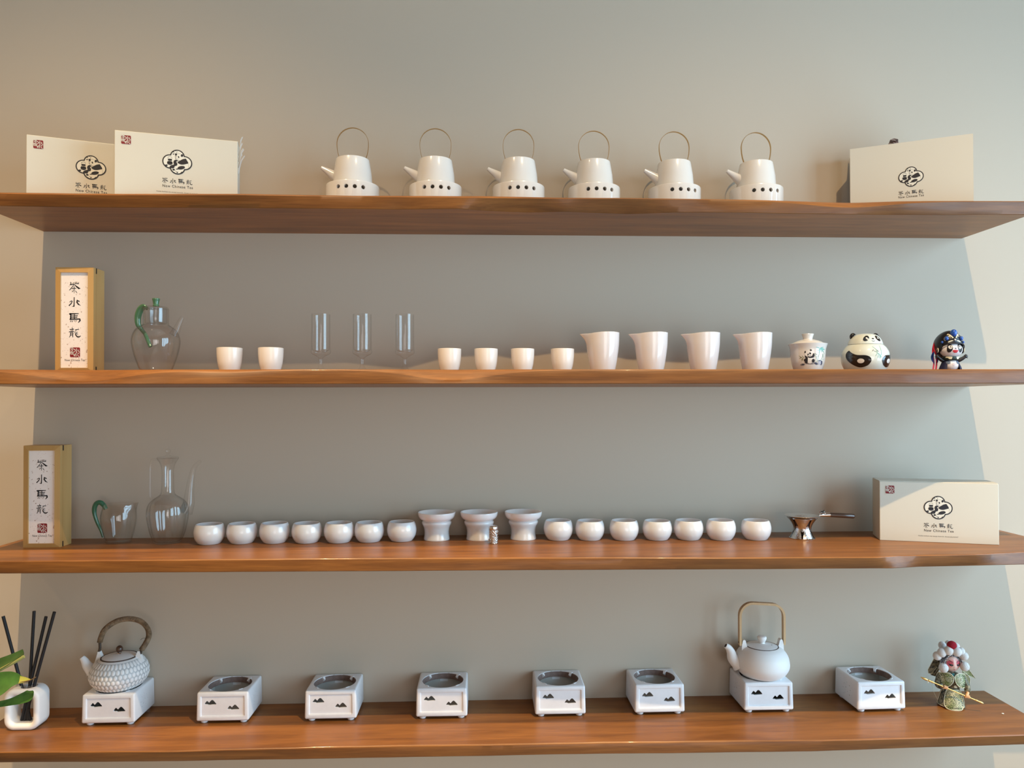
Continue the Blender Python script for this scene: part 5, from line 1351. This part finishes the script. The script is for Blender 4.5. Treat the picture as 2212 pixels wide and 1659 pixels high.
c = [apron_fn(*p_) for p_ in ap]; mk('trim_edge', MB().tube(c + [c[0]], 0.0009, 6), 'trim', apm, 60)
mb = MB()
for x, z in [(sx * 0.0165, 0.036 - 0.004 * k) for sx in (-1, 1) for k in range(7)] + [(-0.012 + 0.004 * k, 0.0055) for k in range(7)]:
    p_ = Vector(apron_fn(x * (1 + (0.036 - z) * 4.5), z)); mb.band([p_ + Vector((-0.0014, -0.0006, 0.0004)), p_ + Vector((0.0014, -0.0006, -0.0004))], 0.0012, 0.0003, (0, 0, 1))
mk('border_marks', mb, 'fig_green', apm, None)
# torso, belt
mk('torso', MB().lathe(smooth_prof([(0.0165, 0.040), (0.0185, 0.050), (0.0215, 0.066), (0.0200, 0.076), (0.0110, 0.0815), (0.0075, 0.086)], 4), 36), 'brocade_dark', od, 60)
mk('belt', MB().lathe([(0.0178, 0.0400), (0.0195, 0.0405), (0.0198, 0.0450), (0.0180, 0.0455)], 36), 'brocade_dark', od, 60)
mk('belt_buckle', MB().ball((0.004, -0.0225, 0.0525), (0.0042, 0.0018, 0.0034), 18, 10), 'trim', od, 60)
mk('chest_gap', MB().prism([(-0.003, 0.083), (0.003, 0.083), (0.001, 0.074), (-0.001, 0.074)], -0.0232, -0.021), 'teal', od, None)
# collar capes, two rounded leaves each with a spiral
def cape_fn(x, z):
    r = 0.0285 - 0.20 * max(0, z - 0.066); return (x, -math.sqrt(max(2e-5, r * r - x * x * 0.72)) - 0.0005, z)
for s in (-1, 1):
    cp = spline([(s * 0.0012, 0.0765), (s * 0.0080, 0.0828), (s * 0.0200, 0.0830), (s * 0.0310, 0.0775), (s * 0.0325, 0.0660), (s * 0.0285, 0.0525), (s * 0.0180, 0.0515), (s * 0.0085, 0.0570), (s * 0.0025, 0.0660), (s * 0.0012, 0.0765)], 4)[:-1]
    co = mk('collar_cape', MB().flat(cp, cape_fn, 3), 'brocade', od, 60)
    c = [cape_fn(*p_) for p_ in cp]; mk('trim_edge', MB().tube(c + [c[0]], 0.0009, 6), 'trim', co, 60)
    spi = []
    for i in range(30):
        t = i / 29; a = t * 4.2 * PI; r = 0.0008 + 0.0058 * t; x, y, z = cape_fn(s * (0.0115 + r * math.cos(a)), 0.0705 + r * math.sin(a)); spi.append((x, y - 0.0006, z))
    mk('spiral', MB().tube(spi, 0.0005, 5), 'trim', co, 60)
    mb = MB()
    for k in range(9):
        t = R_(-110 + 22 * k); x0, z0 = 0.0175 + 0.0105 * math.cos(t), 0.0665 + 0.0120 * math.sin(t); x1, z1 = 0.0175 + 0.0140 * math.cos(t + .12), 0.0665 + 0.0150 * math.sin(t + .12)
        p0, p1 = cape_fn(s * x0, z0), cape_fn(s * x1, z1); mb.tube([(p0[0], p0[1] - 0.0006, p0[2]), (p1[0], p1[1] - 0.0006, p1[2])], [0.0007, 0.0005], 5)
    mk('border_marks', mb, 'fig_green', co, 60)
# sleeves and hands on the spear
SA, SB = Vector((-0.0735, -0.0360, (1512 - 910) * ks)), Vector((0.0600, -0.0330, (1512 - 1312) * ks))
sv = (SB - SA).normalized()
for s, hx in ((-1, 0.385), (1, 0.755)):
    hpnt = SA.lerp(SB, hx)
    sh = Vector((s * 0.0240, -0.004, 0.0735)); el = Vector((s * 0.0330, -0.012, 0.0540)); wr2 = hpnt + Vector((s * 0.0045, 0.010, -0.001 if s < 0 else 0.007))
    arm = spline([tuple(sh), tuple(el), tuple(el.lerp(wr2, 0.6) + Vector((0, 0, -0.002))), tuple(wr2)], 5)
    sl = mk('sleeve', MB().tube(arm, [0.0080 - 0.0018 * i / len(arm) for i in range(len(arm))], 14), 'brocade_dark', od, 60)
    hm = MB().ball(tuple(hpnt + Vector((0, 0.0034, 0.0005 * s))), (0.0048, 0.0030, 0.0042), 14, 10)
    hm.tube([wr2, hpnt + Vector((0, 0.004, 0))], [0.0036, 0.0034], 10)
    up = Vector((0, 0, 1)); up = (up - sv * up.dot(sv)).normalized(); fw = sv.cross(up)
    if fw.y > 0: fw = -fw
    for k in range(4):
        c0 = hpnt + sv * (-0.0036 + 0.0024 * k); L = (1.0, 1.1, 1.05, 0.85)[k]
        hm.tube([c0 - fw * 0.003 + up * 0.0030, c0 + fw * 0.0012 + up * 0.0036, c0 + fw * 0.0032 + up * 0.0010, c0 + fw * 0.0026 - up * 0.0018 * L], [0.0013, 0.0013, 0.0012, 0.0010], 7)
    hm.tube([hpnt - sv * 0.004 - fw * 0.003 - up * 0.001, hpnt - sv * 0.0052 + fw * 0.0015 - up * 0.0026, hpnt - sv * 0.0030 + fw * 0.0034 - up * 0.0026], [0.0015, 0.0013, 0.0010], 7)
    mk('hand', hm, 'hand_skin', od, 60)
spm = mk('spear', MB().tube([SA + sv * 0.010, SB], 0.00155, 10), 'gold', od, 60)
mk('spear_tip', MB().tube([SA - sv * 0.006, SA + sv * 0.001, SA + sv * 0.008, SA + sv * 0.011], [0.0003, 0.0026, 0.0030, 0.0018], 10), 'gold', spm, 60)
mk('spear_knob', MB().tube([SA + sv * t for t in (0.012, 0.015, 0.018, 0.021, 0.026, 0.029)], [0.0018, 0.0030, 0.0018, 0.0028, 0.0018, 0.0016], 10), 'gold', spm, 60)
mk('spear_butt', MB().tube([SB - sv * t for t in (0.016, 0.013, 0.010, 0.004, 0.0, -0.003)], [0.0016, 0.0026, 0.0018, 0.0024, 0.0026, 0.0012], 10), 'gold', spm, 60)
mk('tassel', MB().tube([SA + sv * 0.011, SA + sv * 0.012 + Vector((0, 0, -0.006))], [0.0014, 0.0020], 8), 'trim', spm, 60)
# head: turned towards the viewer's right
HZ = (1512 - 655) * ks; HT = R_(14)
def hp_(x, y, z):
    c, s = math.cos(HT), math.sin(HT); return (x * c - y * s, x * s + y * c, z + HZ)
def headr(p):        # egg shape: narrow chin
    k = 1.0 if p > 0 else 1.0 - 0.42 * (-p / (PI / 2)) ** 1.7
    return k
vs, fs = [], []; NA, NP = 40, 26
def hsurf(a, p, off=0.0):
    k = headr(p); rx, ry, rz = 0.0205, 0.0205, 0.0218
    x = (rx * k + off) * math.cos(p) * math.sin(a); y = -(ry * (0.5 + 0.5 * k) + off) * math.cos(p) * math.cos(a); z = (rz + off) * math.sin(p)
    g = math.exp(-((a / 0.11) ** 2 + ((p + 0.20) / 0.17) ** 2))          # nose
    y -= 0.0030 * g
    y += 0.0008 * math.exp(-(((abs(a) - 0.42) / 0.2) ** 2 + ((p - 0.04) / 0.14) ** 2))   # eye sockets
    y -= 0.0007 * math.exp(-((a / 0.16) ** 2 + ((p + 0.52) / 0.09) ** 2))               # lips
    return hp_(x, y, z)
for j in range(NP + 1):
    for i in range(NA): vs.append(hsurf(2 * PI * i / NA if i <= NA / 2 else 2 * PI * i / NA - 2 * PI, -PI / 2 + PI * j / NP))
for j in range(NP):
    for i in range(NA): fs.append((j * NA + i, j * NA + (i + 1) % NA, (j + 1) * NA + (i + 1) % NA, (j + 1) * NA + i))
hd = mk('head', MB().add(vs, fs), 'skin', od, 70)
def hdec(name, m, shapes, off, sub=2):
    mb = MB()
    for q in shapes: mb.flat(q, lambda a, p: hsurf(a, p, off), sub)
    return mk(name, mb, m, hd, None)
hdec('soft_rouge', 'rouge_soft', [spline([(s * q[0], q[1]) for q in ((0.16, 0.62), (0.55, 0.55), (0.95, 0.30), (0.90, -0.20), (0.50, -0.30), (0.28, -0.10), (0.14, 0.10), (0.16, 0.62))], 3)[:-1] for s in (-1, 1)], 0.0002, 2)
hdec('rouge', 'rouge', [spline([(s * q[0], q[1]) for q in ((0.24, 0.42), (0.6, 0.42), (0.93, 0.28), (0.85, -0.08), (0.52, -0.10), (0.26, 0.02), (0.24, 0.42))], 3)[:-1] for s in (-1, 1)], 0.00035, 2)
hdec('eye', 'ink', [spline([(s * 0.20, -0.02), (s * 0.36, 0.13), (s * 0.55, 0.10), (s * 0.74, 0.14), (s * 0.58, -0.06), (s * 0.38, -0.10), (s * 0.20, -0.02)], 3)[:-1] for s in (-1, 1)], 0.0006)
hdec('eye_glint', 'fig_white', [ell(s * 0.42 + 0.05, 0.045, 0.035, 0.03, 10) for s in (-1, 1)], 0.0009, 1)
hdec('eyebrow', 'ink', [spline([(s * 0.16, 0.26), (s * 0.45, 0.40), (s * 0.85, 0.58), (s * 0.45, 0.33), (s * 0.16, 0.26)], 3)[:-1] for s in (-1, 1)], 0.0006)
hdec('lips', 'rouge', [spline([(-0.15, -0.50), (-0.05, -0.46), (0, -0.475), (0.05, -0.46), (0.15, -0.50), (0, -0.58), (-0.15, -0.50)], 3)[:-1]], 0.0006, 1)
hdec('face_hair', 'ink', [spline([(s * q[0], q[1]) for q in ((0.0, 1.02), (0.5, 0.92), (0.95, 0.62), (1.05, 0.0), (1.25, 0.0), (1.2, 0.7), (0.7, 1.12), (0.0, 1.2), (0.0, 1.02))], 3)[:-1] for s in (-1, 1)], 0.0005)
mk('hair', MB().ball((0, 0.0040, HZ + 0.002), (0.0208, 0.0185, 0.0212), 28, 16), 'ink', hd, 60)
# headdress band and pompoms
bp = []
for i in range(17):
    a = R_(-15 + 210 * i / 16); bp.append(hp_(0.0222 * math.cos(a), -0.0105 - 0.0030 * math.sin(a), 0.0222 * math.sin(a) + 0.0010))
hb_ = mk('headdress_band', MB().band(bp, 0.0085, 0.0016, (0, 1, -0.2)), 'band_silver', od, 50)
for i in range(3, 14):
    a = R_(-15 + 210 * i / 16); mk('sequin', MB().ball(hp_(0.0240 * math.cos(a), -0.0160 - 0.002 * math.sin(a), 0.0240 * math.sin(a) + 0.001), 0.0013, 10, 6), 'silver_smooth', hb_, 60)
mk('cap', MB().ball((0, 0.004, HZ + 0.004), (0.0235, 0.0195, 0.0235), 28, 16), 'band_silver', od, 60)
for x, y, d, r in ((480, 510, -0.012, 86), (560, 430, -0.016, 90), (690, 375, -0.018, 92), (845, 385, -0.018, 94), (945, 390, -0.010, 78), (1005, 480, -0.010, 84), (640, 350, 0.012, 80), (780, 330, 0.016, 84), (910, 360, 0.014, 78)):
    px = (x - 765) * ks; o = MB().ball((px, d, (1512 - y) * ks), r * ks, 20, 14); mk('pompom', o, 'pompom', od, 60)
mk('red_pompom', MB().ball(((755 - 765) * ks, -0.016, (1512 - 268) * ks), (0.0113, 0.0105, 0.0100), 20, 14), 'pompom_red', od, 60)
mk('ear_pompom', MB().ball(((592 - 765) * ks, -0.016, (1512 - 728) * ks), 0.0112, 20, 14), 'pompom', od, 60)
mk('ear_pompom', MB().ball(((1005 - 765) * ks, -0.013, (1512 - 678) * ks), 0.0110, 20, 14), 'pompom', od, 60)
# pointed pennants on the back
for pts in ([(520, 610), (640, 640), (600, 800), (520, 940), (400, 930), (390, 860)], [(560, 800), (620, 830), (540, 985), (440, 960)], [(1060, 780), (1110, 740), (1200, 810), (1315, 965), (1200, 930), (1090, 860)], [(1060, 830), (1120, 850), (1215, 980), (1200, 1170), (1150, 1080), (1075, 970)]):
    q = [((x - 800) * ks, (1512 - y) * ks) for x, y in pts]
    yo = 0.012 + 0.003 * (pts[0][1] % 7) / 7
    o = mk('back_pennant', MB().prism(q, yo, yo + 0.0010), 'brocade' if pts[0][0] > 800 else 'brocade_dark', od, None)
    c = [(x, yo - 0.0002, z) for x, z in q]; mk('trim_edge', MB().tube(c + [c[0]], 0.0006, 6), 'trim', o, 60)
mk('loose_thread', MB().tube(spline([(-0.043, 0.005, 0.052), (-0.042, -0.004, 0.036), (-0.034, -0.012, 0.016)], 5), 0.00025, 5), 'trim', od, 60)
slim(od, 0.93)
# crumb near the right end of the lowest shelf
p = on(2166, 1542.5, Z4)
tag(mk('crumb', MB().ball((0, 0, 0.0012), (0.0030, 0.0022, 0.0012), 12, 8), 'print_white', None, 60, p), 'tiny cream crumb lying near the right end of the lowest shelf', 'crumb')
